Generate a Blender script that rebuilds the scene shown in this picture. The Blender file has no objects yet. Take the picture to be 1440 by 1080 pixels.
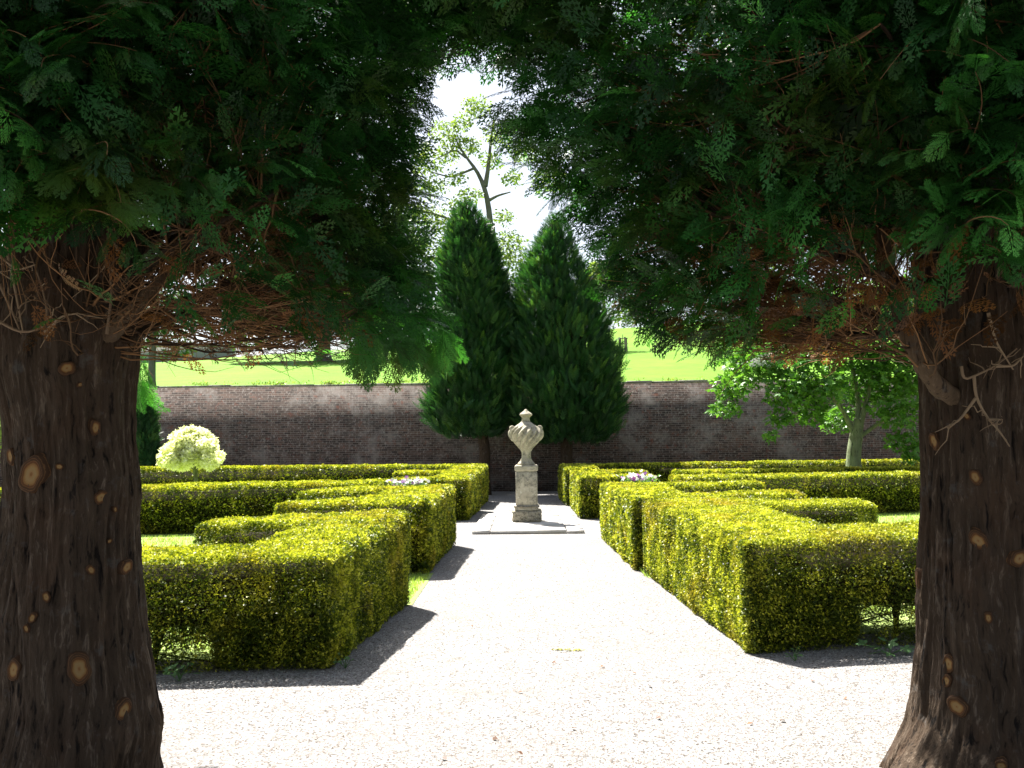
import bpy, math
import numpy as np
R = math.radians
rng = np.random.default_rng(7)
S = bpy.context.scene
COL = S.collection

# ------------------------------------------------------------------ camera
F = 1247.0                                   # focal length in photo pixels (photo 1440 wide)
YAW, PIT, ROL = math.atan(18/F), math.atan(85/F), R(.5)
EYE = np.array([0, 0, 1.6])
cf = np.array([-math.sin(YAW)*math.cos(PIT), math.cos(YAW)*math.cos(PIT), math.sin(PIT)])
_r = np.cross(cf, [0, 0, 1]); _r /= np.linalg.norm(_r); _u = np.cross(_r, cf)
cr = math.cos(ROL)*_r - math.sin(ROL)*_u
cu = math.cos(ROL)*_u + math.sin(ROL)*_r
from mathutils import Matrix, Vector
cam_d = bpy.data.cameras.new('camera'); cam = bpy.data.objects.new('camera', cam_d); COL.objects.link(cam)
cam.matrix_world = Matrix(((cr[0], cu[0], -cf[0], 0), (cr[1], cu[1], -cf[1], 0), (cr[2], cu[2], -cf[2], 1.6), (0, 0, 0, 1)))
cam_d.sensor_width = 36; cam_d.lens = 36*F/1440; cam_d.clip_end = 3000; cam_d.clip_start = .05
S.camera = cam

# ------------------------------------------------------------------ light
SUN = np.array([-.36, .52, 1.0]); SUN /= np.linalg.norm(SUN)
w = bpy.data.worlds.new('World'); S.world = w; w.use_nodes = True
nt = w.node_tree; bg = nt.nodes['Background']
sky = nt.nodes.new('ShaderNodeTexSky'); sky.sky_type = 'NISHITA'; sky.sun_disc = False
sky.sun_elevation = math.asin(SUN[2]); sky.sun_rotation = math.atan2(SUN[0], SUN[1])
sky.air_density = 1.0; sky.dust_density = 2.5; sky.ozone_density = 1.0
hs = nt.nodes.new('ShaderNodeHueSaturation'); hs.inputs['Saturation'].default_value = .55; nt.links.new(sky.outputs[0], hs.inputs['Color']); nt.links.new(hs.outputs[0], bg.inputs[0]); bg.inputs[1].default_value = .05
sl = bpy.data.lights.new('sun', 'SUN'); sl.energy = 5.0; sl.angle = R(.5); sl.color = (1, .95, .87)
so = bpy.data.objects.new('sun', sl); COL.objects.link(so)
so.rotation_euler = Vector(-SUN).to_track_quat('-Z', 'Y').to_euler(); so.location = (-8, 12, 30)
S.view_settings.view_transform = 'Standard'; S.view_settings.look = 'None'
S.view_settings.exposure = 2.15; S.view_settings.gamma = 1
S.cycles.max_bounces = 6; S.cycles.diffuse_bounces = 3; S.cycles.glossy_bounces = 2; S.cycles.transmission_bounces = 4
S.cycles.use_denoising = True

# ------------------------------------------------------------------ helpers
def ray(x, y): return cf + cr*(x-720)/F + cu*(540-y)/F
def at(x, y, Y):                             # point of the photo pixel's line of sight at depth Y
    d = ray(x, y); return EYE + d*Y/d[1]
def ground(x, y, z=0):
    d = ray(x, y); return EYE + d*(z-1.6)/d[2]
def nrm(v): return v/np.maximum(np.linalg.norm(v, axis=-1, keepdims=True), 1e-9)

def mesh_np(name, V, Q, mat, parent=None, rnd=None, smooth=False, mats=None, midx=None):
    """V (n,3), Q (m,k) one polygon size; rnd = value per face"""
    V = np.asarray(V, np.float32); Q = np.asarray(Q, np.int32)
    me = bpy.data.meshes.new(name); k = Q.shape[1]
    me.vertices.add(len(V)); me.vertices.foreach_set('co', V.ravel())
    me.loops.add(Q.size); me.loops.foreach_set('vertex_index', Q.ravel())
    me.polygons.add(len(Q)); me.polygons.foreach_set('loop_start', np.arange(0, Q.size, k, dtype=np.int32))
    if smooth: me.polygons.foreach_set('use_smooth', np.ones(len(Q), bool))
    if rnd is not None:
        a = me.attributes.new('rnd', 'FLOAT', 'FACE'); a.data.foreach_set('value', np.asarray(rnd, np.float32))
    for mm in (mats or [mat]): me.materials.append(mm)
    if midx is not None: me.polygons.foreach_set('material_index', np.asarray(midx, np.int32))
    me.update(calc_edges=True); me.validate()
    o = bpy.data.objects.new(name, me); COL.objects.link(o)
    if parent is not None: o.parent = parent; o.matrix_parent_inverse = Matrix.Translation(-Vector(parent.location))
    return o
def thing(name, label, cat, loc=(0, 0, 0), group=None):
    o = bpy.data.objects.new(name, None); COL.objects.link(o); o.location = [float(c) for c in loc]; o.empty_display_size = .2
    o['label'] = label; o['category'] = cat
    if group: o['group'] = group
    return o
def tag(o, label, cat, group=None):
    o['label'] = label; o['category'] = cat
    if group: o['group'] = group
    return o

class MB:                                    # collects quads
    def __init__(s): s.V = []; s.Q = []; s.R = []; s.n = 0
    def add(s, V, Q, r=0.5):
        V = np.asarray(V, float); Q = np.asarray(Q, int)
        s.V.append(V); s.Q.append(Q+s.n); s.n += len(V)
        s.R.append(np.full(len(Q), r) if np.isscalar(r) else np.asarray(r))
    def tube(s, P, rad, n=5, r=.5, cap=True):
        P = np.asarray(P, float); m = len(P); rad = np.broadcast_to(np.asarray(rad, float), (m,))
        T = nrm(np.gradient(P, axis=0)); ref = np.array([.31, .17, .93]) if abs(T[0][2]) < .8 else np.array([.9, .3, .1])
        A = nrm(np.cross(T, ref)); B = np.cross(T, A)
        t = np.arange(n)*2*np.pi/n
        V = (P[:, None]+rad[:, None, None]*(np.cos(t)[None, :, None]*A[:, None]+np.sin(t)[None, :, None]*B[:, None])).reshape(-1, 3)
        i = np.arange(m-1)[:, None]*n; j = np.arange(n)[None]; j2 = (j+1) % n
        s.add(V, np.stack([i+j, i+j2, i+n+j2, i+n+j], -1).reshape(-1, 4), r)
    def box(s, x0, x1, y0, y1, z0, z1, r=.5):
        V = [(x, y, z) for z in (z0, z1) for y in (y0, y1) for x in (x0, x1)]
        s.add(V, [(0, 2, 3, 1), (4, 5, 7, 6), (0, 1, 5, 4), (2, 6, 7, 3), (0, 4, 6, 2), (1, 3, 7, 5)], r)
    def build(s, name, mat, parent=None, smooth=False):
        return mesh_np(name, np.concatenate(s.V), np.concatenate(s.Q), mat, parent, np.concatenate(s.R), smooth)

def frames(D, N):                            # X = D, Z ~ N
    X = nrm(D); Y = nrm(np.cross(N, X)); Z = np.cross(X, Y)
    return np.stack([X, Y, Z], -1)           # columns
def scatter(mb, T, P, D, N, s, r):
    """copies of template T=(V,Q) at points P, axis D, normal N, size s, tone value r per copy"""
    V, Q = T; M = frames(D, N); s = np.broadcast_to(np.asarray(s, float), (len(P),))
    W = np.einsum('mij,nj->mni', M, V)*s[:, None, None]+P[:, None]
    n, m = len(V), len(P)
    mb.add(W.reshape(-1, 3), (Q[None]+(np.arange(m)*n)[:, None, None]).reshape(-1, 4), np.repeat(r, len(Q)))

def vnoise(p, seed=0):                       # value noise on (n,3), -1..1
    p = np.asarray(p, float); i = np.floor(p).astype(np.int64); f = p-i; f = f*f*(3-2*f); out = 0
    for dx in (0, 1):
        for dy in (0, 1):
            for dz in (0, 1):
                h = ((i[..., 0]+dx)*374761393+(i[..., 1]+dy)*668265263+(i[..., 2]+dz)*2147483647+seed*974711) & 0xffffffff
                h = ((h ^ (h >> 13))*1274126177) & 0xffffffff; h = (h ^ (h >> 16)) & 0xffff
                wt = (f[..., 0] if dx else 1-f[..., 0])*(f[..., 1] if dy else 1-f[..., 1])*(f[..., 2] if dz else 1-f[..., 2])
                out = out+wt*(h/32767.5-1)
    return out
def rdir(n): return nrm(rng.normal(size=(n, 3)))

# ------------------------------------------------------------------ materials
class NT:
    def __init__(s, name):
        s.m = bpy.data.materials.new(name); s.m.use_nodes = True; s.t = s.m.node_tree; s.t.nodes.clear()
        s.out = s.n('ShaderNodeOutputMaterial')
    def n(s, kind, **kw):
        x = s.t.nodes.new(kind)
        for k, v in kw.items():
            if k.startswith('i_'):
                key = k[2:]; x.inputs[int(key) if key.isdigit() else key.replace('_', ' ')].default_value = v
            else: setattr(x, k, v)
        return x
    def l(s, a, b): s.t.links.new(a, b)
    def pos(s): return s.n('ShaderNodeNewGeometry').outputs['Position']
    def noise(s, scale, detail=4, vec=None, rough=.6):
        x = s.n('ShaderNodeTexNoise', i_Scale=scale, i_Detail=detail, i_Roughness=rough); s.l(vec or s.pos(), x.inputs['Vector']); return x.outputs['Fac']
    def ramp(s, fac, stops):
        x = s.n('ShaderNodeValToRGB'); e = x.color_ramp.elements
        while len(e) < len(stops): e.new(.5)
        for k, (p, c) in enumerate(stops): e[k].position = p; e[k].color = (*c, 1)
        s.l(fac, x.inputs[0]); return x.outputs[0]
    def mix(s, fac, a, b, mode='MIX'):
        x = s.n('ShaderNodeMix', data_type='RGBA', blend_type=mode)
        for v, i in ((fac, 0), (a, 6), (b, 7)):
            if isinstance(v, (int, float)): x.inputs[i].default_value = v
            elif isinstance(v, tuple): x.inputs[i].default_value = (*v, 1)
            else: s.l(v, x.inputs[i])
        return x.outputs[2]
    def attr(s, name): return s.n('ShaderNodeAttribute', attribute_name=name).outputs['Fac']
    def bump(s, h, strength, dist):
        b = s.n('ShaderNodeBump', i_Strength=strength, i_Distance=dist); s.l(h, b.inputs['Height']); return b.outputs[0]
    def surf(s, col, rough=.8, spec=.3, normal=None):
        p = s.n('ShaderNodeBsdfPrincipled', i_Roughness=rough); p.inputs['Specular IOR Level'].default_value = spec
        if isinstance(col, tuple): p.inputs['Base Color'].default_value = (*col, 1)
        else: s.l(col, p.inputs['Base Color'])
        if normal is not None: s.l(normal, p.inputs['Normal'])
        s.l(p.outputs[0], s.out.inputs[0]); return p

def leaf_mat(name, stops, patch=None, patch_scale=1.5, patch_lo=.52, patch_hi=.68, trans=.35, spec=.25, rough=.5, tcol=1.25, tblue=.45):
    m = NT(name); c = m.ramp(m.attr('rnd'), stops)
    if patch:
        f = m.n('ShaderNodeMapRange', i_1=patch_lo, i_2=patch_hi); m.l(m.noise(patch_scale, 3), f.inputs[0])
        k = m.n('ShaderNodeMath', operation='MULTIPLY'); m.l(f.outputs[0], k.inputs[0]); m.l(m.attr('rnd'), k.inputs[1])
        c = m.mix(k.outputs[0], c, patch)
    p = m.surf(c, rough, spec)
    t = m.n('ShaderNodeBsdfTranslucent'); m.l(m.mix(1.0, c, (tcol, tcol*1.05, tcol*tblue), 'MULTIPLY'), t.inputs[0])
    x = m.n('ShaderNodeMixShader'); x.inputs[0].default_value = trans
    m.l(p.outputs[0], x.inputs[1]); m.l(t.outputs[0], x.inputs[2]); m.l(x.outputs[0], m.out.inputs[0]); return m.m

M = {}
M['hedge'] = leaf_mat('hedge_leaf', [(0, (.022, .045, .005)), (.40, (.095, .135, .009)), (.75, (.48, .50, .04)), (1, (.68, .67, .09))], (.42, .30, .035), 1.7, .52, .72, .27, .3, .45)  # low stops deepened so the shaded hedge sides come out darker
M['frond'] = leaf_mat('conifer_spray', [(0, (.006, .026, .005)), (.45, (.015, .075, .012)), (.8, (.038, .16, .03)), (1, (.085, .29, .06))], (.085, .10, .012), 1.6, .5, .7, .5, .35, .5)
M['conifer'] = leaf_mat('dark_conifer_spray', [(0, (.009, .038, .012)), (.6, (.022, .085, .024)), (1, (.085, .18, .035))], None, trans=.36)
M['dead'] = leaf_mat('dead_spray', [(0, (.06, .026, .009)), (1, (.24, .10, .03))], None, trans=.2)  # dead brown, pushed towards orange for a glow bounced off gravel
M['maple'] = leaf_mat('maple_leaf', [(0, (.05, .15, .02)), (1, (.12, .26, .04))], None, trans=.4, spec=.4, rough=.4)
M['golden'] = leaf_mat('variegated_leaf', [(0, (.60, .64, .22)), (.3, (.84, .85, .58)), (1, (.92, .92, .80))], None, trans=.45, tcol=1.05, tblue=.68)
M['park'] = leaf_mat('park_leaf', [(0, (.035, .085, .03)), (1, (.08, .16, .05))], None, trans=.3)
M['lime'] = leaf_mat('lime_leaf', [(0, (.10, .17, .045)), (1, (.24, .31, .09))], None, trans=.45)
M['weed'] = leaf_mat('weed_leaf', [(0, (.07, .15, .05)), (1, (.14, .26, .10))], None, trans=.3)
M['grassblade'] = leaf_mat('grass_blade', [(0, (.17, .27, .05)), (1, (.33, .42, .12))], None, trans=.4)

def mat_bark(name, dark, mid, light, sc=1.0, red=(.065, .034, .018)):
    m = NT(name); mp = m.n('ShaderNodeMapping'); mp.inputs['Scale'].default_value = (1, 1, .11)
    wv = m.n('ShaderNodeTexNoise', i_Scale=4.0*sc, i_Detail=3.0); m.l(m.pos(), wv.inputs['Vector'])
    ad = m.n('ShaderNodeVectorMath', operation='MULTIPLY_ADD'); m.l(wv.outputs['Color'], ad.inputs[0]); ad.inputs[1].default_value = (.09/sc, .09/sc, .3); m.l(m.pos(), ad.inputs[2]); m.l(ad.outputs[0], mp.inputs[0])
    n1 = m.noise(30*sc, 5, mp.outputs[0], .6); n3 = m.noise(110*sc, 4, mp.outputs[0], .7); n2 = m.noise(4.5*sc, 4)
    h = m.mix(.35, n1, n3)
    c = m.ramp(h, [(.36, dark), (.47, mid), (.55, mid), (.66, light)])
    c = m.mix(m.ramp(n2, [(.5, (0, 0, 0)), (.66, (.75, .75, .75))]), c, m.mix(.5, c, red))
    c = m.mix(m.ramp(m.noise(9*sc, 5, None, .7), [(.58, (0, 0, 0)), (.70, (.55, .55, .55))]), c, (.085, .088, .085))
    cr_ = m.ramp(n1, [(.32, (1, 1, 1)), (.41, (0, 0, 0))]); c = m.mix(cr_, c, tuple(k*.5 for k in dark))
    m.surf(c, .9, .2, m.bump(h, 1.0, .03/sc)); return m.m
M['bark'] = mat_bark('conifer_bark', (.009, .006, .004), (.050, .034, .022), (.14, .108, .08))
M['limb'] = mat_bark('limb_bark', (.05, .034, .022), (.11, .075, .045), (.19, .14, .09), 1.6)
M['twig'] = leaf_mat('twig_bark', [(0, (.025, .016, .010)), (1, (.27, .145, .065))], None, trans=.0, rough=.8, spec=.15)  # light end warmed: glow from the gravel painted into the bark
M['drytwig'] = leaf_mat('dry_twig_bark', [(0, (.16, .11, .07)), (1, (.26, .19, .12))], None, trans=.0, rough=.8, spec=.15)
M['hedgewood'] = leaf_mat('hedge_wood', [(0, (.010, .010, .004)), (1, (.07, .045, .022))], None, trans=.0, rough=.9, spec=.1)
M['greenbark'] = mat_bark('smooth_grey_green_bark', (.10, .12, .07), (.16, .19, .11), (.24, .26, .17), .7)
M['parkbark'] = mat_bark('park_tree_bark', (.10, .10, .09), (.15, .15, .135), (.21, .21, .19), .3)

def mat_gravel():
    m = NT('gravel')
    v = m.n('ShaderNodeTexVoronoi', i_Scale=85.0); m.l(m.pos(), v.inputs['Vector'])
    sep = m.n('ShaderNodeSeparateColor'); m.l(v.outputs['Color'], sep.inputs[0])
    c = m.ramp(sep.outputs[0], [(0, (.04, .037, .034)), (.18, (.12, .112, .106)), (.5, (.208, .206, .206)), (1, (.32, .32, .322))])
    big = m.noise(.8, 4); c = m.mix(m.ramp(big, [(.4, (0, 0, 0)), (.68, (.6, .6, .6))]), c, (.165, .157, .148)); c = m.mix(m.ramp(m.noise(4.5, 5, None, .7), [(.5, (0, 0, 0)), (.72, (.5, .5, .5))]), c, (.14, .12, .105))
    gr = m.ramp(m.noise(38, 3), [(.60, (0, 0, 0)), (.70, (.8, .8, .8))]); c = m.mix(gr, c, (.11, .09, .075))
    m.surf(c, .9, .2, m.bump(v.outputs['Distance'], .9, .010)); return m.m
M['gravel'] = mat_gravel()
def mat_stones():
    m = NT('gravel_stone'); c = m.ramp(m.attr('rnd'), [(0, (.05, .04, .035)), (.3, (.15, .125, .11)), (.6, (.26, .235, .22)), (1, (.42, .40, .38))]); m.surf(c, .85, .25); return m.m
M['stones'] = mat_stones()
def mat_grass(name, a, b, sc):
    m = NT(name); c = m.ramp(m.noise(sc, 5), [(.3, a), (.7, b)])
    f = m.noise(sc*22, 3); c = m.mix(.25, c, m.ramp(f, [(.3, tuple(k*.6 for k in a)), (.7, b)]))
    c = m.mix(m.ramp(m.noise(sc*5, 6, None, .7), [(.42, (0, 0, 0)), (.68, (.55, .55, .55))]), c, tuple(k*q for k, q in zip(a, (.72, .62, 1.0))))
    p = m.surf(c, .9, .1, m.bump(f, .6, .05))
    return m.m
M['lawn'] = mat_grass('garden_grass', (.20, .29, .07), (.30, .38, .13), 1.2)
M['parkgrass'] = mat_grass('park_grass', (.085, .20, .014), (.125, .26, .022), .12)
def mat_soil():
    m = NT('soil'); m.surf(m.ramp(m.noise(6, 5), [(.3, (.03, .022, .015)), (.7, (.09, .065, .045))]), .95, .1); return m.m
M['soil'] = mat_soil()
def mat_brick():
    m = NT('old_brick'); sp = m.n('ShaderNodeSeparateXYZ'); m.l(m.pos(), sp.inputs[0])
    cb = m.n('ShaderNodeCombineXYZ'); m.l(sp.outputs[0], cb.inputs[0]); m.l(sp.outputs[2], cb.inputs[1])
    wob = m.n('ShaderNodeVectorMath', operation='MULTIPLY_ADD'); nz = m.n('ShaderNodeTexNoise', i_Scale=1.3, i_Detail=3.0); m.l(m.pos(), nz.inputs['Vector'])
    m.l(nz.outputs['Color'], wob.inputs[0]); wob.inputs[1].default_value = (.03, .03, 0); m.l(cb.outputs[0], wob.inputs[2])
    b = m.n('ShaderNodeTexBrick', i_Scale=1.0, i_Mortar_Size=.007, i_Mortar_Smooth=.3, i_Bias=-.1, i_Brick_Width=.225, i_Row_Height=.075)
    b.inputs['Color1'].default_value = (.045, .034, .031, 1); b.inputs['Color2'].default_value = (.125, .084, .070, 1); b.inputs['Mortar'].default_value = (.20, .175, .16, 1)
    m.l(wob.outputs[0], b.inputs['Vector'])
    c = b.outputs['Color']
    c = m.mix(m.ramp(m.noise(2.3, 5), [(.45, (0, 0, 0)), (.75, (.55, .55, .55))]), c, (.05, .042, .04))
    c = m.mix(m.ramp(m.noise(.9, 6, None, .7), [(.50, (0, 0, 0)), (.70, (.7, .7, .7))]), c, (.27, .25, .235))
    fine = m.noise(14, 4); c = m.mix(m.ramp(fine, [(.56, (0, 0, 0)), (.66, (.6, .6, .6))]), c, (.27, .245, .23))
    c = m.mix(m.ramp(m.noise(5, 4), [(.58, (0, 0, 0)), (.68, (.6, .6, .6))]), c, (.17, .06, .04))
    m.surf(c, .92, .12, m.bump(b.outputs['Fac'], -.6, .012)); return m.m
M['brick'] = mat_brick()
def mat_stone(name, a, b, lich=(.13, .125, .11), sc=1.0, lo=.5):
    m = NT(name); c = m.ramp(m.noise(6*sc, 6, None, .7), [(.3, a), (.7, b)])
    c = m.mix(m.ramp(m.noise(11*sc, 6, None, .75), [(lo, (0, 0, 0)), (lo+.14, (.85, .85, .85))]), c, lich)
    c = m.mix(m.ramp(m.noise(26*sc, 3), [(.62, (0, 0, 0)), (.7, (.7, .7, .7))]), c, (.55, .53, .45))
    m.surf(c, .9, .15, m.bump(m.noise(40*sc, 5), .7, .012)); return m.m
M['urn'] = mat_stone('weathered_limestone', (.27, .245, .185), (.44, .405, .325), (.11, .105, .09), 1.0, .49)
M['plinth'] = mat_stone('lichened_stone', (.20, .18, .13), (.36, .33, .26), (.075, .07, .055), 1.6, .46)
M['paving'] = mat_stone('paving_stone', (.44, .42, .40), (.58, .56, .53), (.36, .33, .30), .8, .6)
M['coping'] = mat_stone('coping_stone', (.20, .19, .16), (.34, .32, .28), (.10, .11, .06), .7, .5)
def mat_scar():
    m = NT('cut_wood'); uv = m.n('ShaderNodeUVMap').outputs[0]
    ln = m.n('ShaderNodeVectorMath', operation='LENGTH'); m.l(uv, ln.inputs[0])
    a = m.n('ShaderNodeMath', operation='MULTIPLY_ADD'); a.inputs[1].default_value = .30; m.l(m.noise(22, 5), a.inputs[0]); m.l(ln.outputs['Value'], a.inputs[2])
    c = m.ramp(a.outputs[0], [(.06, (.07, .028, .010)), (.2, (.15, .065, .02)), (.3, (.21, .125, .05)), (.5, (.22, .15, .068)), (.70, (.20, .115, .04)), (.84, (.10, .042, .015)), (1.0, (.05, .026, .014))])
    rg = m.n('ShaderNodeMath', operation='SINE'); k = m.n('ShaderNodeMath', operation='MULTIPLY'); k.inputs[1].default_value = 42; m.l(a.outputs[0], k.inputs[0]); m.l(k.outputs[0], rg.inputs[0])
    c = m.mix(m.ramp(rg.outputs[0], [(.5, (0, 0, 0)), (1, (.35, .35, .35))]), c, (.24, .13, .05))
    m.surf(c, .85, .15); return m.m
M['scar'] = mat_scar()
def flat(name, c, rough=.7): m = NT(name); m.surf(m.mix(m.ramp(m.noise(9, 4), [(.3, (0, 0, 0)), (.7, (.5, .5, .5))]), c, tuple(k*.6 for k in c)), rough, .2); return m.m
M['postwood'] = flat('grey_timber', (.26, .22, .17))
M['petal'] = leaf_mat('white_petal', [(0, (.8, .78, .8)), (1, (.85, .84, .82))], None, trans=.3, tcol=1, tblue=.9)
M['petalp'] = leaf_mat('purple_petal', [(0, (.16, .03, .28)), (1, (.36, .10, .50))], None, trans=.3, tcol=1)
M['farstone'] = flat('far_wall_stone', (.30, .30, .30), .9)

# ------------------------------------------------------------------ ground
def sheet(name, x0, x1, y0, y1, z, mat, nx=1, ny=1, fz=None):
    X, Y = np.meshgrid(np.linspace(x0, x1, nx+1), np.linspace(y0, y1, ny+1)); Z = np.full_like(X, z) if fz is None else fz(X, Y)
    V = np.stack([X, Y, Z], -1).reshape(-1, 3); i = (np.arange(ny)[:, None]*(nx+1)+np.arange(nx)[None]).ravel()
    o = mesh_np(name, V, np.stack([i, i+1, i+nx+2, i+nx+1], -1), mat, smooth=nx > 1); o['kind'] = 'structure'; return o
WY = 30.6                                    # face of the garden wall
sheet('ground', -600, 600, -300, WY+.3, -.03, M['soil'])
sheet('gravel_path', -30, 30, -14, WY-.05, 0, M['gravel'])
def hill(X, Y):
    d = np.minimum(Y, 104+0*X)-31.2; sl = .150+.00095*np.clip(X, -60, 40)
    z = 3.52+sl*np.maximum(d, 0)
    return z-.05*np.maximum(Y-104, 0)*(1-np.exp(-np.maximum(Y-104, 0)/30))+.12*np.sin(X*.21+1)*np.clip(d/20, 0, 1)
def hz(x, y): return float(hill(np.array(float(x)), np.array(float(y))))
sheet('park_lawn', -260, 260, WY+.45, 600, 0, M['parkgrass'], 130, 190, hill)
def poly(name, pts, z, mat):
    V = [(x, y, z) for x, y in pts]; me = bpy.data.meshes.new(name); me.from_pydata(V, [], [tuple(range(len(V)))]); me.materials.append(mat)
    o = bpy.data.objects.new(name, me); COL.objects.link(o); o['kind'] = 'structure'; return o
poly('lawn', [(-22, 6.45), (-2.0, 6.75), (-1.8, 8.9), (-1.15, 9.0), (-1.16, 11.2), (-2, 11.6), (-2, 18.7), (-2, 24.9), (-22, 24.9)], .006, M['lawn'])
poly('lawn', [(2.1, 7.4), (22, 11), (22, 25.4), (1.8, 25.4), (1.7, 11.6), (1.42, 11.3), (1.45, 10.7), (2.0, 10.4)], .006, M['lawn'])
# grass blades on the two beds, where the photo shows bright turf between hedges
mb = MB()
blade = (np.array([[0, -.09, 0], [0, .09, 0], [.62, .05, .05], [1, 0, .16]]), np.array([[0, 1, 2, 3]]))
def grass_patch(x0, x1, y0, y1, n, h):
    P = np.stack([rng.uniform(x0, x1, n), rng.uniform(y0, y1, n), np.full(n, .006)], -1)
    D = nrm(np.stack([rng.normal(0, .45, n), rng.normal(0, .45, n), np.ones(n)], -1)); scatter(mb, blade, P, D, rdir(n)+[0, -.5, 0], rng.uniform(.6, 1.3, n)*h, rng.random(n))
grass_patch(-5.5, -1.9, 7.0, 8.3, 5000, .05); grass_patch(-9, -2.2, 9.3, 16, 26000, .05); grass_patch(-1.95, -1.2, 9.05, 11, 2200, .05)
grass_patch(2.6, 7, 8.3, 11, 8000, .05); grass_patch(4, 11, 13, 20, 20000, .055); grass_patch(1.42, 2, 10.7, 11.4, 700, .05)
g = mb.build('grass', M['grassblade']); g['kind'] = 'stuff'; g['label'] = 'short pale grass growing between the clipped hedges'
# loose stones on the near gravel
n = 52000
yy = 4.2+9*rng.random(n)**1.7; xx = rng.uniform(-1, 1, n)*np.minimum(yy*.5+.3, 3.2)
oc = np.array([[1, 0, 0], [0, .8, 0], [-1, 0, 0], [0, -.8, 0], [.1, 0, .6]]); 
tq = np.array([[0, 1, 4, 4], [1, 2, 4, 4], [2, 3, 4, 4], [3, 0, 4, 4]])
a = rng.random(n)*6.283; V0 = oc[None]*(rng.uniform(.0035, .0085, n)*(1+.03*yy))[:, None, None]*rng.uniform(.6, 1.3, (n, 5, 1))
V = np.stack([V0[..., 0]*np.cos(a)[:, None]-V0[..., 1]*np.sin(a)[:, None], V0[..., 0]*np.sin(a)[:, None]+V0[..., 1]*np.cos(a)[:, None], V0[..., 2]], -1)+np.stack([xx, yy, 0*xx], -1)[:, None]
tri = np.array([[0, 1, 4], [1, 2, 4], [2, 3, 4], [3, 0, 4]])
g = mesh_np('gravel', V.reshape(-1, 3), (tri[None]+(np.arange(n)*5)[:, None, None]).reshape(-1, 3), M['stones'], rnd=np.repeat(rng.random(n), 4)); g['kind'] = 'stuff'
g['label'] = 'loose pale stones lying on the gravel path'

# ------------------------------------------------------------------ garden wall
wall = thing('brick_wall', 'long dark old brick garden wall with thin stone coping behind the hedges', 'wall', (0, WY, 0))
mb = MB(); mb.box(-26, 26, WY, WY+.44, -.1, 3.66); mb.build('brickwork', M['brick'], wall)
mb = MB(); x = -26.0
while x < 26:
    L = rng.uniform(.7, 1.15); h = rng.uniform(-.025, .02); mb.box(x, x+L-.012, WY-.05+rng.uniform(-.01, .01), WY+.5, 3.66, 3.745+h); x += L
mb.build('coping', M['coping'], wall)
mb = MB()
for k in range(46):
    x = rng.choice([rng.uniform(-9.5, -4.5), rng.uniform(-12, -2), rng.uniform(3, 14)]); s = rng.uniform(.04, .11); n = 26
    P = np.array([x, WY+.25, 3.75])+rng.normal(size=(n, 3))*[s*2.2, .08, s*.4]+[0, 0, s*.4]
    scatter(mb, (np.array([[0, 0, 0], [.5, .3, 0], [1, 0, 0], [.5, -.3, 0]]), np.array([[0, 1, 2, 3]])), P, rdir(n)+[0, 0, .8], rdir(n), rng.uniform(.05, .1, n), rng.random(n))
tag(mb.build('wall_weeds', M['lime']), 'straggling yellow green weeds rooted along the brick wall coping', 'weeds')['kind'] = 'stuff'

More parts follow.
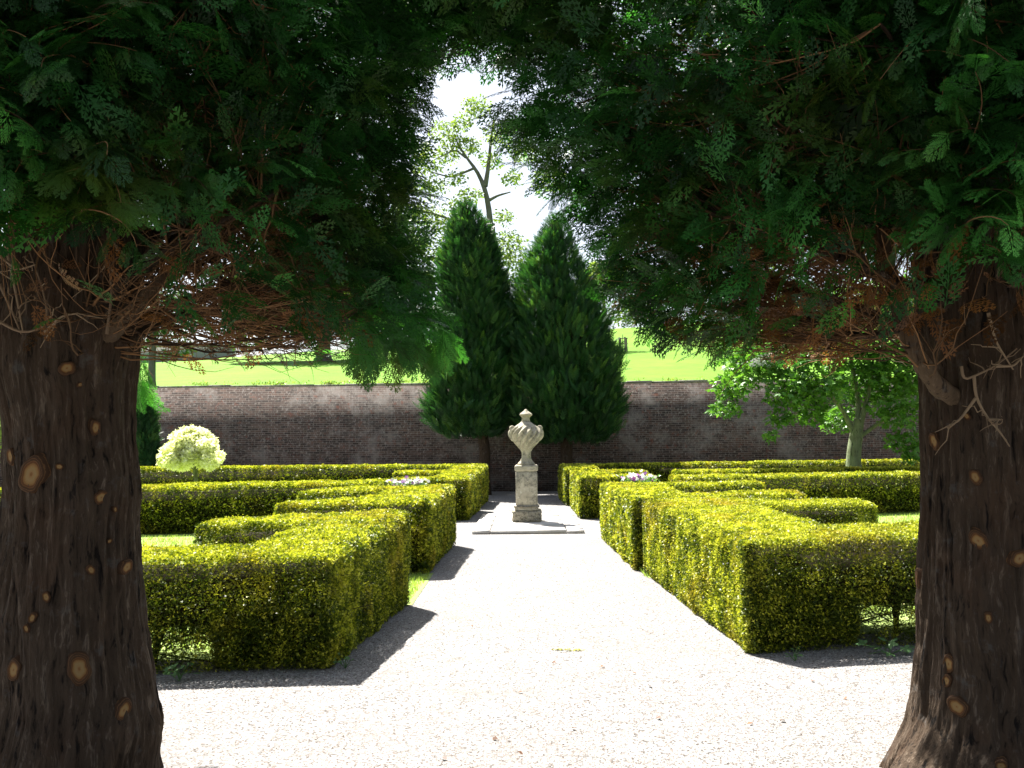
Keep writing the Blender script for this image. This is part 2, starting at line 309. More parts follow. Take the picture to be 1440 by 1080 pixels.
# ------------------------------------------------------------------ hedges
tuft = (np.array([[0, 0, 0], [.5, .17, .05], [1, 0, 0], [.5, -.17, .05],
                  [.05, 0, 0], [.35, .40, .08], [.70, .62, .0], [.55, .22, .05],
                  [.05, 0, 0], [.55, -.22, .05], [.70, -.62, 0], [.35, -.40, .08]]), np.array([[0, 1, 2, 3], [4, 5, 6, 7], [8, 9, 10, 11]]))
def hedge(label, rows, size, dens, holes=None, stems=()):
    """rows = plan quads (x, y, h) counter-clockwise"""
    rows = [np.array(q, float) for q in rows]; c0 = rows[0].mean(0)
    root = thing('clipped_hedge', label, 'hedge', (c0[0], c0[1], 0), 'clipped hedges of the garden')
    def inside(P, skip, m=.04, upto=99):
        hit = np.zeros(len(P), bool)
        for k, q in enumerate(rows):
            if k == skip or k >= upto: continue
            ok = P[:, 2] < q[:, 2].min()+.0
            for a in range(4):
                p0, p1 = q[a, :2], q[(a+1) % 4, :2]; e = (p1-p0)/np.linalg.norm(p1-p0)
                ok &= ((P[:, 1]-p0[1])*e[0]-(P[:, 0]-p0[0])*e[1]) > m
            if holes and k in holes: ok &= P[:, 2] > .45
            hit |= ok
        return hit
    mb = MB(); cb = MB()
    for k, q in enumerate(rows):
        # sides
        for a in range(4):
            p0, p1 = q[a], q[(a+1) % 4]; L = np.linalg.norm((p1-p0)[:2]); h = (p0[2]+p1[2])/2
            n = int(L*h*dens)
            if n < 1: continue
            u = rng.random(n); v = rng.random(n)
            P = p0+(p1-p0)*u[:, None]; H = P[:, 2].copy(); P[:, 2] = v*H
            nr = np.array([(p1-p0)[1], -(p1-p0)[0], 0])/L
            lump = .022*vnoise(P*[3.2, 3.2, .7], 3)+.018*vnoise(P*7, 4)
            rd = np.clip((P[:, 2]-(H-.10))/.10, 0, 1)**2*.05+np.clip((.12-P[:, 2])/.12, 0, 1)*.035
            ends = np.minimum(u, 1-u)*L; rd = rd+np.clip((.09-ends)/.09, 0, 1)**2*.035
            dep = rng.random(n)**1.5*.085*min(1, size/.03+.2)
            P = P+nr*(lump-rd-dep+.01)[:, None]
            keep = ~inside(P, k, .06)
            if holes and k in holes: keep &= holes[k](P, dep)
            P = P[keep]; n = len(P)
            D = nr*rng.uniform(.5, 1.2, (n, 1))+[0, 0, 1]*rng.uniform(-.1, .9, (n, 1))+rng.normal(size=(n, 3))*.45
            sh = np.clip(.52+.28*vnoise(P*9, 9)+rng.normal(0, .22, n)-dep[keep]*6, 0, 1)  # sides and deeper leaves toned darker: shade painted into leaf colour
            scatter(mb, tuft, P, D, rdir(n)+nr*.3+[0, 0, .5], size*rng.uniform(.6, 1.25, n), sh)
        # top
        A = .5*abs(np.cross((q[2]-q[0])[:2], (q[3]-q[1])[:2])); n = int(A*dens*1.05)
        u, v = rng.random((2, n, 1)); P = q[0]*(1-u)*(1-v)+q[1]*u*(1-v)+q[2]*u*v+q[3]*(1-u)*v
        e = np.full(n, 9.)
        for a in range(4):
            p0, p1 = q[a, :2], q[(a+1) % 4, :2]; d = (p1-p0)/np.linalg.norm(p1-p0); e = np.minimum(e, (P[:, 1]-p0[1])*d[0]-(P[:, 0]-p0[0])*d[1])
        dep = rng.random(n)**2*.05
        keep = ~inside(P-[0, 0, .16], k, .03, k)
        P = P+np.array([0, 0, 1])*(.02*vnoise(P*[2.2, 2.2, 0], 5)+.012*vnoise(P*[8, 8, 0], 6)-dep-np.clip((.07-e)/.07, 0, 1)**2*.04+np.where(rng.random(n) > .985, .025, 0))[:, None]
        P = P[keep]; n = len(P)
        D = np.array([0, 0, 1])*rng.uniform(.1, 1.0, (n, 1))+rng.normal(size=(n, 3))*.6
        scatter(mb, tuft, P, D, rdir(n)*.8+SUN*.6, size*rng.uniform(.55, 1.15, n), np.clip(.66+.25*vnoise(P*9, 9)+rng.normal(0, .2, n)-dep[keep]*4, 0, 1))  # top leaves toned lighter and tipped sunward to look sunlit
        if holes and k in holes:         # thin inner shoots where the hedge is bare below
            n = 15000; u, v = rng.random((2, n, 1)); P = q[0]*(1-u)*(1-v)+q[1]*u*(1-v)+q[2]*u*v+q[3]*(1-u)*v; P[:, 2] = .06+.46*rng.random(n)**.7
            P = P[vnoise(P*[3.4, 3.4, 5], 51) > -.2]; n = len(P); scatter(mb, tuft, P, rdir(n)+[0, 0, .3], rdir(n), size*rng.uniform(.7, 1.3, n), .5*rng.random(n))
        if holes and k in holes:         # ragged lower edge of the dense part
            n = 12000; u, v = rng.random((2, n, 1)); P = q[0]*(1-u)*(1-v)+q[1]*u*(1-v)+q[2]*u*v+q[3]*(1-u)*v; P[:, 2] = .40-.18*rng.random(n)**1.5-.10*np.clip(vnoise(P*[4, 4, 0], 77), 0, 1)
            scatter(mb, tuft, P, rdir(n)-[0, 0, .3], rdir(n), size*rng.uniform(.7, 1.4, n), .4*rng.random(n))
        # solid dark core added to block light, in place of inner twigs
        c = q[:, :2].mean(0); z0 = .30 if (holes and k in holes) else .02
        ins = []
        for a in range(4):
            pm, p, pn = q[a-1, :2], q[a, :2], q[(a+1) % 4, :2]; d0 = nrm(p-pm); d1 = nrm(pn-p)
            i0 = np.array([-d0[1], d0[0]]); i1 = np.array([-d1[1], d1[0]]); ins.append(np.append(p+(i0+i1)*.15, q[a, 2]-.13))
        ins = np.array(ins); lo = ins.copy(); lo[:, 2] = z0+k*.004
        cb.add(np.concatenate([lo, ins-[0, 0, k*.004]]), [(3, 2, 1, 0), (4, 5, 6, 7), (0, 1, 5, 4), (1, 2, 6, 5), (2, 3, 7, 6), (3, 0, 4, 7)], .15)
    mb.build('foliage', M['hedge'], root); cb.build('light_block_core', M['hedgewood'], root)
    for (x, y) in stems:
        sb = MB()
        for j in range(3):
            tx, ty = rng.normal(0, .09, 2); sb.tube([(x, y, 0), (x+tx*.3, y+ty*.3, .18), (x+tx, y+ty, .36), (x+tx*1.8, y+ty*1.5, .6)], [.017, .014, .011, .007], 6, rng.random())
        for j in range(30):
            z = rng.uniform(.06, .6); d = rng.normal(size=2)*[.28, .16]; sb.tube([(x, y, z-.06), (x+d[0]*.5, y+d[1]*.5, z+.02), (x+d[0], y+d[1], z+.08+rng.normal(0, .04))], [.005, .004, .002], 4, rng.random())
        sb.build('stem', M['hedgewood'], root)
    return root
def holes_left(P, dep):
    d = np.clip((.42-P[:, 2])/.15, 0, 1)*np.clip(.25+1.1*vnoise(P*[3.1, 3.1, 4.5], 21), 0, 1)*np.clip((-1.72-P[:, 0])/.25, 0, 1)
    return rng.random(len(P)) > d*.93
def holes_right(P, dep):
    d = np.clip((.46-P[:, 2])/.15, 0, 1)*np.clip(.2+1.2*vnoise(P*[3, 3, 4.2], 33), 0, 1)*np.clip((P[:, 0]-2.05)/.3, 0, 1)
    return rng.random(len(P)) > d*.93
hedge('nearest clipped yew hedge, on the path side by the trunk with the large round cut', [
    [(-5.8, 6.1, .83), (-1.40, 6.45, .80), (-1.34, 7.15, .83), (-5.8, 6.8, .83)],
    [(-2.3, 6.47, .80), (-1.40, 6.46, .80), (-1.18, 9.05, .94), (-2.02, 9.05, .92)],
    [(-2.96, 7.95, .91), (-1.3, 8.25, .92), (-1.18, 9.05, .94), (-3.0, 8.72, .91)]], .0205, 11000, {0: holes_left},
    [(-5.3, 6.48), (-4.8, 6.5), (-4.3, 6.52), (-3.8, 6.55), (-3.25, 6.58), (-2.75, 6.62), (-2.3, 6.66), (-1.75, 6.75)])
hedge('nearest clipped yew hedge, on the path side with weeds growing at its foot', [
    [(1.66, 6.84, .84), (5.6, 7.62, .88), (5.6, 8.6, .88), (1.62, 7.8, .86)],
    [(1.66, 6.85, .84), (2.66, 7.2, .86), (2.6, 10.9, .92), (1.43, 10.99, .92)],
    [(1.5, 9.75, .91), (3.88, 9.9, .91), (4.05, 10.9, .91), (1.43, 10.99, .92)]], .0205, 11000, {0: holes_right},
    [(2.15, 7.3), (2.6, 7.42), (3.05, 7.5), (3.5, 7.6), (4.0, 7.7), (4.5, 7.8), (5.1, 7.95)])
hedge('C-shaped clipped hedge just behind the front hedge, its long shadow on the gravel', [
    [(-3.05, 10.75, .89), (-1.21, 11.11, .91), (-1.2, 11.9, .92), (-3.1, 11.6, .89)],
    [(-2.15, 11.1, .9), (-1.21, 11.12, .91), (-1.15, 14.28, .97), (-2.1, 14.28, .95)],
    [(-3.28, 12.8, .94), (-1.25, 13.4, .95), (-1.15, 14.28, .97), (-3.3, 13.75, .94)]], .034, 4400)
hedge('C-shaped clipped hedge with sunlit path face and narrow dark near end beside the stone slab', [
    [(1.36, 11.3, .90), (3.75, 12.0, .91), (3.8, 12.8, .91), (1.34, 12.1, .91)],
    [(1.36, 11.31, .90), (2.25, 11.5, .90), (2.2, 15.15, .93), (1.26, 15.19, .93)],
    [(1.3, 14.35, .93), (3.9, 14.6, .93), (4.0, 15.45, .93), (1.26, 15.19, .93)]], .034, 4400)
hedge('long low hedge row in front of the pale variegated little tree', [[(-12, 15.6, .83), (-2.62, 16.9, .90), (-2.62, 17.9, .92), (-12, 16.6, .84)]], .040, 3200)
hedge('long low hedge row standing across the right lawn with dark near face', [[(3.15, 18.4, .88), (13, 21.2, .86), (13, 22.1, .87), (3.1, 19.4, .90)]], .042, 3000)
hedge('C-shaped hedge beside the urn with purple and white flowers at its near face', [
    [(-2.85, 18.6, .88), (-1.23, 18.92, .89), (-1.2, 19.7, .91), (-2.85, 19.4, .89)],
    [(-2.0, 18.8, .89), (-1.23, 18.93, .89), (-1.12, 21.74, .99), (-1.95, 21.74, .98)],
    [(-3.1, 20.75, .97), (-1.2, 21.0, .98), (-1.12, 21.74, .99), (-3.1, 21.5, .97)]], .045, 2600)
hedge('C-shaped hedge beside the urn with mauve flowers before its broad dark face', [
    [(1.17, 19.07, .89), (2.8, 19.2, .90), (2.8, 20.0, .90), (1.16, 19.9, .90)],
    [(1.17, 19.08, .89), (1.95, 19.1, .90), (1.9, 22.2, .94), (1.12, 22.22, .94)],
    [(1.14, 21.4, .93), (2.95, 21.5, .93), (2.95, 22.25, .93), (1.12, 22.22, .94)]], .045, 2600)
hedge('farthest hedge row running along the brick wall behind the pale little tree', [
    [(-1.95, 22.4, 1.0), (-1.17, 22.4, 1.0), (-1.08, 25.25, 1.04), (-1.95, 25.25, 1.04)],
    [(-14, 24.5, 1.03), (-1.12, 24.35, 1.04), (-1.08, 25.25, 1.04), (-14, 25.5, 1.03)]], .050, 2000)
hedge('farthest hedge row running along the brick wall behind the leafy maple', [
    [(1.03, 23.1, .96), (1.9, 23.1, .97), (1.9, 25.6, 1.0), (.98, 25.8, 1.0)],
    [(1.0, 25.1, 1.0), (14, 26.1, 1.06), (14, 26.9, 1.06), (.98, 25.9, 1.0)]], .050, 2000)
hedge('narrow hedge row directly in front of the maple trunk', [[(3.6, 21.2, .92), (13, 22.9, .94), (13, 23.6, .94), (3.6, 22.0, .93)]], .047, 2400)

# ------------------------------------------------------------------ urn and slab
UX, UY = .015, 17.9
mb = MB(); slab_y0 = 16.0
xs = [(-.97, -.66), (-.64, .72), (.74, 1.04)]; ys = [(0, .28), (.30, 1.0), (1.02, 2.0), (2.02, 3.1), (3.12, 4.0)]
slab = thing('stone_slab', 'pale paving slabs forming a low step under the urn pedestal', 'paving', (.03, slab_y0, 0))
for (x0, x1) in xs:
    for (y0, y1) in ys:
        p = MB(); dz = rng.uniform(-.006, .006); e = rng.uniform(-.012, .012, 2); p.box(x0+.002, x1-.002, slab_y0+y0+(e[0] if y0 == 0 else 0), slab_y0+y1-.004, .005, .062+dz); p.build('paver', M['paving'], slab)
urn = thing('stone_urn', 'weathered lidded stone urn with spiral fluting on a square pedestal', 'urn', (UX, UY, .06))
def sq(mb, w, z0, z1, bev=.012, jit=.0):
    h = w/2; n = 12
    t = np.linspace(-1, 1, n); ring = [(a, -1) for a in t[:-1]]+[(1, a) for a in t[:-1]]+[(-a, 1) for a in t[:-1]]+[(-1, -a) for a in t[:-1]]
    ring = np.array(ring); prof = [(h-bev, z0), (h, z0+bev), (h, (z0*2+z1)/3), (h, (z0+2*z1)/3), (h, z1-bev), (h-bev, z1), (.01, z1)]
    V = []
    for (rr, z) in prof: V.append(np.column_stack([UX+ring[:, 0]*rr, UY+ring[:, 1]*rr, np.full(len(ring), z)]))
    V = np.concatenate(V); V[:, :2] += (jit*vnoise(V*14, 2))[:, None]*np.sign(V[:, :2]-[UX, UY]); V[:, 2] += jit*.7*vnoise(V*17, 8)
    m = len(ring); i = np.arange(len(prof)-1)[:, None]*m; j = np.arange(m)[None]; mb.add(V, np.stack([i+j, i+(j+1) % m, i+m+(j+1) % m, i+m+j], -1).reshape(-1, 4))
p = MB(); sq(p, .57, .06, .29, .025, .022); p.build('base_block', M['plinth'], urn)
p = MB(); sq(p, .46, .288, .345, .01, .006); sq(p, .50, .343, .40, .022, .008); p.build('base_moulding', M['urn'], urn)
p = MB(); sq(p, .435, .398, 1.045, .008, .003); p.build('pedestal_shaft', M['urn'], urn)
p = MB(); sq(p, .40, 1.043, 1.065, .004, .002); sq(p, .455, 1.063, 1.185, .02, .012); p.build('pedestal_cap', M['urn'], urn)
def lathe(mb, prof, n=96, flute=None, cx=UX, cy=UY):
    prof = np.array(prof); k = np.interp(np.linspace(0, len(prof)-1, len(prof)*5), np.arange(len(prof)), prof[:, 0]); z = np.interp(np.linspace(0, len(prof)-1, len(prof)*5), np.arange(len(prof)), prof[:, 1])
    ker = np.array([1, 2, 3, 2, 1])/9.; k2 = np.convolve(np.pad(k, 2, 'edge'), ker, 'valid'); z2 = np.convolve(np.pad(z, 2, 'edge'), ker, 'valid')
    th = np.arange(n)*2*np.pi/n; Rr = np.repeat(k2[:, None], n, 1); Z = np.repeat(z2[:, None], n, 1)
    if flute is not None: Rr = Rr*(1+flute(th[None], Z))
    V = np.stack([cx+Rr*np.cos(th), cy+Rr*np.sin(th), Z], -1).reshape(-1, 3)
    V[:, :2] += .006*vnoise(V*16, 5)[:, None]
    m = n; i = np.arange(len(k2)-1)[:, None]*m; j = np.arange(m)[None]; mb.add(V, np.stack([i+j, i+(j+1) % m, i+m+(j+1) % m, i+m+j], -1).reshape(-1, 4))
p = MB(); lathe(p, [(.02, 1.183), (.175, 1.185), (.175, 1.215), (.15, 1.24), (.12, 1.275), (.098, 1.32), (.092, 1.40), (.098, 1.45)]); p.build('foot', M['urn'], urn, True)
def fl(th, Z):
    a = np.clip((Z-1.46)/.10, 0, 1)*np.clip((1.98-Z)/.06, 0, 1)
    return a*.105*np.sin(13*(th-2.6*(Z-1.5)))
p = MB(); lathe(p, [(.095, 1.44), (.12, 1.50), (.18, 1.58), (.245, 1.66), (.287, 1.74), (.303, 1.81), (.292, 1.87), (.25, 1.93), (.19, 1.985), (.13, 2.025), (.085, 2.06)], 156, fl); p.build('fluted_body', M['urn'], urn, True)
p = MB(); lathe(p, [(.085, 2.05), (.078, 2.10), (.078, 2.14), (.10, 2.165), (.125, 2.185), (.128, 2.205), (.095, 2.235), (.055, 2.265), (.035, 2.285), (.03, 2.30), (.005, 2.31)]); p.build('lid', M['urn'], urn, True)
for sgn in (-1, 1):
    p = MB(); t = np.linspace(0, 1, 12)
    p.tube([(UX+sgn*(.255+.055*math.sin(a*math.pi)), UY-.02, 1.68+.26*a) for a in t], .03+.022*np.sin(t*np.pi), 10)
    p.tube([(UX+sgn*(.275+.035*math.cos(a)), UY-.02, 1.925+.035*math.sin(a)) for a in np.linspace(-1.2, 4.2, 12)], np.linspace(.034, .012, 12), 8)
    p.build('handle', M['urn'], urn, True)

# ------------------------------------------------------------------ conifer sprays
def frond_t(nb, nl, droop=.25, wid=.46, lobe=1.0):
    V = []; Q = []
    def quad(a, b, c, d):
        k = len(V); V.extend([a, b, c, d]); Q.append([k, k+1, k+2, k+3])
    def zf(x, y): return -droop*x*x-.25*y*y
    def P(x, y): return (x, y, zf(x, y))
    w = .011
    for i in range(4):
        x0, x1 = i/4, (i+1)/4; quad(P(x0, -w), P(x1, -w*.7), P(x1, w*.7), P(x0, w))
    for i in range(nb):
        t = .04+.94*i/(nb-1)*.97; L = wid*(1-t)**.75*(.55+.45*min(1, t*4))+.035
        for sg in (-1, 1):
            ang = R(48-14*t); ca, sa = math.cos(ang), math.sin(ang)*sg; tt = t+(.02 if sg > 0 else 0)
            def B(s, off, ca=ca, sa=sa, tt=tt, L=L):  # s along, off across
                curve = .16*s*s*L
                x = tt+ca*s*L-sa*off+curve; y = sa*s*L+ca*off; return P(x, y)
            if nl <= 1:
                quad(B(0, 0), B(.45, (-.03-.045*L)*lobe), B(1, 0), B(.45, (.03+.045*L)*lobe))
            else:
                quad(B(0, -.006), B(.97, -.003), B(1.0, .003), B(0, .006))
                for j in range(nl):
                    s0 = .10+.86*j/nl; lw = (.022+.075*L)*(1-.62*s0); hw = .0085*(1.25-.5*s0)*lobe
                    for q in (-1, 1):
                        s1 = s0+(.035+.02*q)/max(L, .12); e = (.045)/max(L, .10)*.6
                        quad(B(s0, 0), B(s1, q*lw*.62-hw*.9), B(s0+(.028+lw*.75)/max(L, .10), q*lw), B(s1-e*.5, q*lw*.62+hw*.9))
                quad(B(.85, 0), B(.95, -.012), B(1.08, 0), B(.95, .012))
    return np.array(V), np.array(Q)
def spray_t(nb, nl, seed, wid=.46, droop=.25, fat=1.0):
    """flat spray with open, finger-like branchlets of uneven length"""
    r_ = np.random.default_rng(seed); V = []; Q = []
    def P(x, y): return (x, y, -droop*x*x-.3*y*y)
    def kite(p, q, w):
        p, q = np.array(p), np.array(q); d = q-p; n = np.array([-d[1], d[0]])/max(np.hypot(*d), 1e-6); m_ = p+d*.55
        k = len(V); V.extend([P(*p), P(*(m_-n*w)), P(*q), P(*(m_+n*w))]); Q.append([k, k+1, k+2, k+3])
    bend = r_.normal(0, .10)
    def axis(t): return np.array([t, bend*t*t])
    for i in range(4): kite(axis(max(0, i/4-.03)), axis((i+1)/4+.03), .014)
    for i in range(nb*2):
        t = .05+.90*(i+.5)/(nb*2); sg = 1 if i % 2 else -1; L = wid*(1-t)**.6*min(1, .45+t*2.2)*r_.uniform(.75, 1.15)+.05; an = R(r_.uniform(36, 50)-10*t)*sg
        o = axis(t); d = np.array([math.cos(an), math.sin(an)]); n = np.array([-d[1], d[0]])*sg
        def B(s_, off=0.): return o+d*L*s_-n*(.14*s_*s_*L)+n*off
        kite(B(0), B(.62), .010*fat); kite(B(.5), B(1.0), .013*fat)
        m = max(2, int(round(nl*(L/wid+.25))))
        for j in range(m):
            s0 = .14+.72*(j+.3)/m; ll = (.055+.16*L)*(1-.55*s0)*r_.uniform(.8, 1.2)
            for q in (-1, 1):
                p0 = B(s0); e = d*math.cos(.62)+n*q*math.sin(.62); kite(p0, p0+e*ll, .0125*fat*(1-.3*s0))
    kite(axis(.93), axis(1.07), .014)
    return np.array(V), np.array(Q)
FH = [spray_t(7, 5, k, .44+.05*(k % 3), .2+.1*(k % 2)) for k in range(6)]
FM = [spray_t(6, 3, 20+k, .44+.05*(k % 2), .3, 1.5) for k in range(4)]
FL = [frond_t(7, 1, .3), frond_t(8, 1, .15, .4)]
FU = [frond_t(6, 1, .25, .38, 1.05), frond_t(7, 1, -.2, .32, 1.05)]

# ------------------------------------------------------------------ the two arch conifers
def trunk_mesh(name, parent, cx, cy, outline, knots, zmax, seed):
    """outline = (z, radius, shift x); knots = (angle, z, r)"""
    nth, nz = 420, 560
    o = np.array(outline); th = np.arange(nth)*2*np.pi/nth; z = np.linspace(-.06, zmax, nz)
    rad = np.interp(z, o[:, 0], o[:, 1]); sx = np.interp(z, o[:, 0], o[:, 2])
    ker = np.hanning(41); ker /= ker.sum()
    rad = np.convolve(np.pad(rad, 20, 'edge'), ker, 'valid'); sx = np.convolve(np.pad(sx, 20, 'edge'), ker, 'valid')
    TH, Z = np.meshgrid(th, z); c, s = np.cos(TH), np.sin(TH)
    def N(k, kz, sd): return vnoise(np.stack([c*k, s*k, Z*kz], -1), seed*50+sd)
    lumps = .11*N(1.3, .9, 1)+.08*N(2.6, 2.4, 2)
    butt = np.clip((.32-Z)/.32, 0, 1)**1.6*.32*np.abs(N(2.2, .2, 3))
    warp = N(3, 1.5, 4)*.9
    def R_(k, kz, sd): return 1-np.abs(vnoise(np.stack([c*k+warp*.6, s*k-warp*.4, Z*kz+warp*.5], -1), seed*50+sd))*1.6
    rid = .50*R_(7, 1.6, 5)+.32*R_(14, 3.2, 6)+.18*R_(26, 8, 7)
    plate = np.floor(N(9, 2.2, 8)*3+warp)/3*.006
    Rr = rad[:, None]*(1+lumps+butt)+.034*rid+plate+.004*N(40, 14, 9)
    for (a, kz, kr) in knots:                # swelling round each pruned branch
        da = (TH-a+np.pi) % (2*np.pi)-np.pi; d = np.sqrt((da*rad[:, None])**2+(Z-kz)**2)
        Rr = Rr*(1-.6*np.exp(-(d/(kr*1.1))**4)*0)+.028*np.exp(-((d-kr*.9)/(kr*.55))**2)*min(1, kr/.03)
        fl_ = np.exp(-(d/(kr*.95))**6); base = np.interp(kz, z, rad)*(1+.0)+.035; Rr = Rr*(1-fl_)+fl_*np.median(Rr[np.abs(z-kz) < .05][:, np.abs(da[0]) < .12]) if kr > .012 else Rr
    V = np.stack([cx+sx[:, None]+Rr*c, cy+Rr*s, Z], -1).reshape(-1, 3)
    i = np.arange(nz-1)[:, None]*nth; j = np.arange(nth)[None]
    ob = mesh_np(name, V, np.stack([i+j, i+(j+1) % nth, i+nth+(j+1) % nth, i+nth+j], -1).reshape(-1, 4), M['bark'], parent, smooth=True)
    return ob, (th, z, Rr, sx)
def scar(parent, info, cx, cy, px, py, rpx, Yc):
    """pruned branch stub: disc with a raised bark-free collar at photo pixel (px, py)"""
    th, z, Rr, sx = info; d = ray(px, py)
    best = None
    for Y in np.linspace(Yc-.45, Yc+.1, 300):   # march to the bark
        p = EYE+d*Y/d[1]; iz = int(np.clip(np.searchsorted(z, p[2]), 0, len(z)-1)); dx, dy = p[0]-cx-sx[iz], p[1]-cy
        a = math.atan2(dy, dx) % (2*np.pi); r = Rr[iz, int(a/(2*np.pi)*len(th)) % len(th)]
        if math.hypot(dx, dy) <= r: best = (p, a); break
    if best is None: return
    p, a = best; rr = rpx/F*p[1]; nr = np.array([math.cos(a), math.sin(a), -.08+rng.normal(0, .06)]); nr /= np.linalg.norm(nr)
    t1 = nrm(np.cross([0, 0, 1.], nr)); t2 = np.cross(nr, t1)
    rr *= 1.08; n = 40; rings = [(0, .008), (.35, .0085), (.7, .009), (.88, .012), (1.02, .013), (1.16, .006), (1.35, -.03)]
    V = []; UV = []; wob = 1+.17*np.sin(2*np.arange(n)*2*np.pi/n+rng.random()*6)+.05*np.sin(5*np.arange(n)*2*np.pi/n+rng.random()*6)
    for (k, h) in rings:
        for j in range(n):
            q = 2*np.pi*j/n; V.append(p+t1*rr*k*wob[j]*math.cos(q)*.95+t2*rr*1.12*k*wob[j]*math.sin(q)+nr*(h+.004)); UV.append((k*math.cos(q)*.95, k*math.sin(q)*.95))
    Q = [[a_*n+j, a_*n+(j+1) % n, (a_+1)*n+(j+1) % n, (a_+1)*n+j] for a_ in range(len(rings)-1) for j in range(n)]
    o = mesh_np('pruning_scar', np.array(V), np.array(Q), M['scar'], parent, smooth=True)
    uv = o.data.uv_layers.new(name='UVMap'); li = np.zeros(len(o.data.loops), np.int32); o.data.loops.foreach_get('vertex_index', li); uv.data.foreach_set('uv', np.array(UV, np.float32)[li].ravel())
    return o

def curve(p0, p1, sag=0., n=9, wob=.0):
    t = np.linspace(0, 1, n)[:, None]; P = p0*(1-t)+p1*t; P[:, 2] += (4*t*(1-t))[:, 0]*sag
    if wob: P[1:-1] += rng.normal(size=(n-2, 3))*wob
    return P
def spline(pts, n=24):
    pts = np.array(pts, float); t = np.linspace(0, len(pts)-1, n); P = np.stack([np.interp(t, np.arange(len(pts)), pts[:, k]) for k in range(3)], -1)
    for _ in range(2): P[1:-1] = (P[:-2]+2*P[1:-1]+P[2:])/4
    return P

class Crown:
    """clipped conifer crown: plan radii a_in(z) towards the path, a_out away from it, b along the view"""
    def __init__(s, cx, cy, side, prof, a_out, b, zb):
        s.cx, s.cy, s.side, s.a_out, s.b, s.zb = cx, cy, side, a_out, b, zb
        pr = np.array([at(x, y, cy) for x, y in prof]); o = np.argsort(pr[:, 2]); s.pz = pr[o, 2]; s.px = pr[o, 0]
    def r(s, ph, z):
        ain = np.abs(np.interp(z, s.pz, s.px)-s.cx); c = np.cos(ph)*s.side; a = np.where(c > 0, ain, s.a_out); e = 1.75
        k = 1/((np.abs(np.cos(ph))/a)**e+(np.abs(np.sin(ph))/s.b)**e)**(1/e)
        return k*np.clip(1-np.clip((z-3.9)/1.1, 0, 1)**2*.8, .1, 1)
    def pt(s, ph, z, k=1.0):
        r = s.r(ph, z)*k; return np.stack([s.cx+r*np.cos(ph), s.cy+r*np.sin(ph), z], -1)

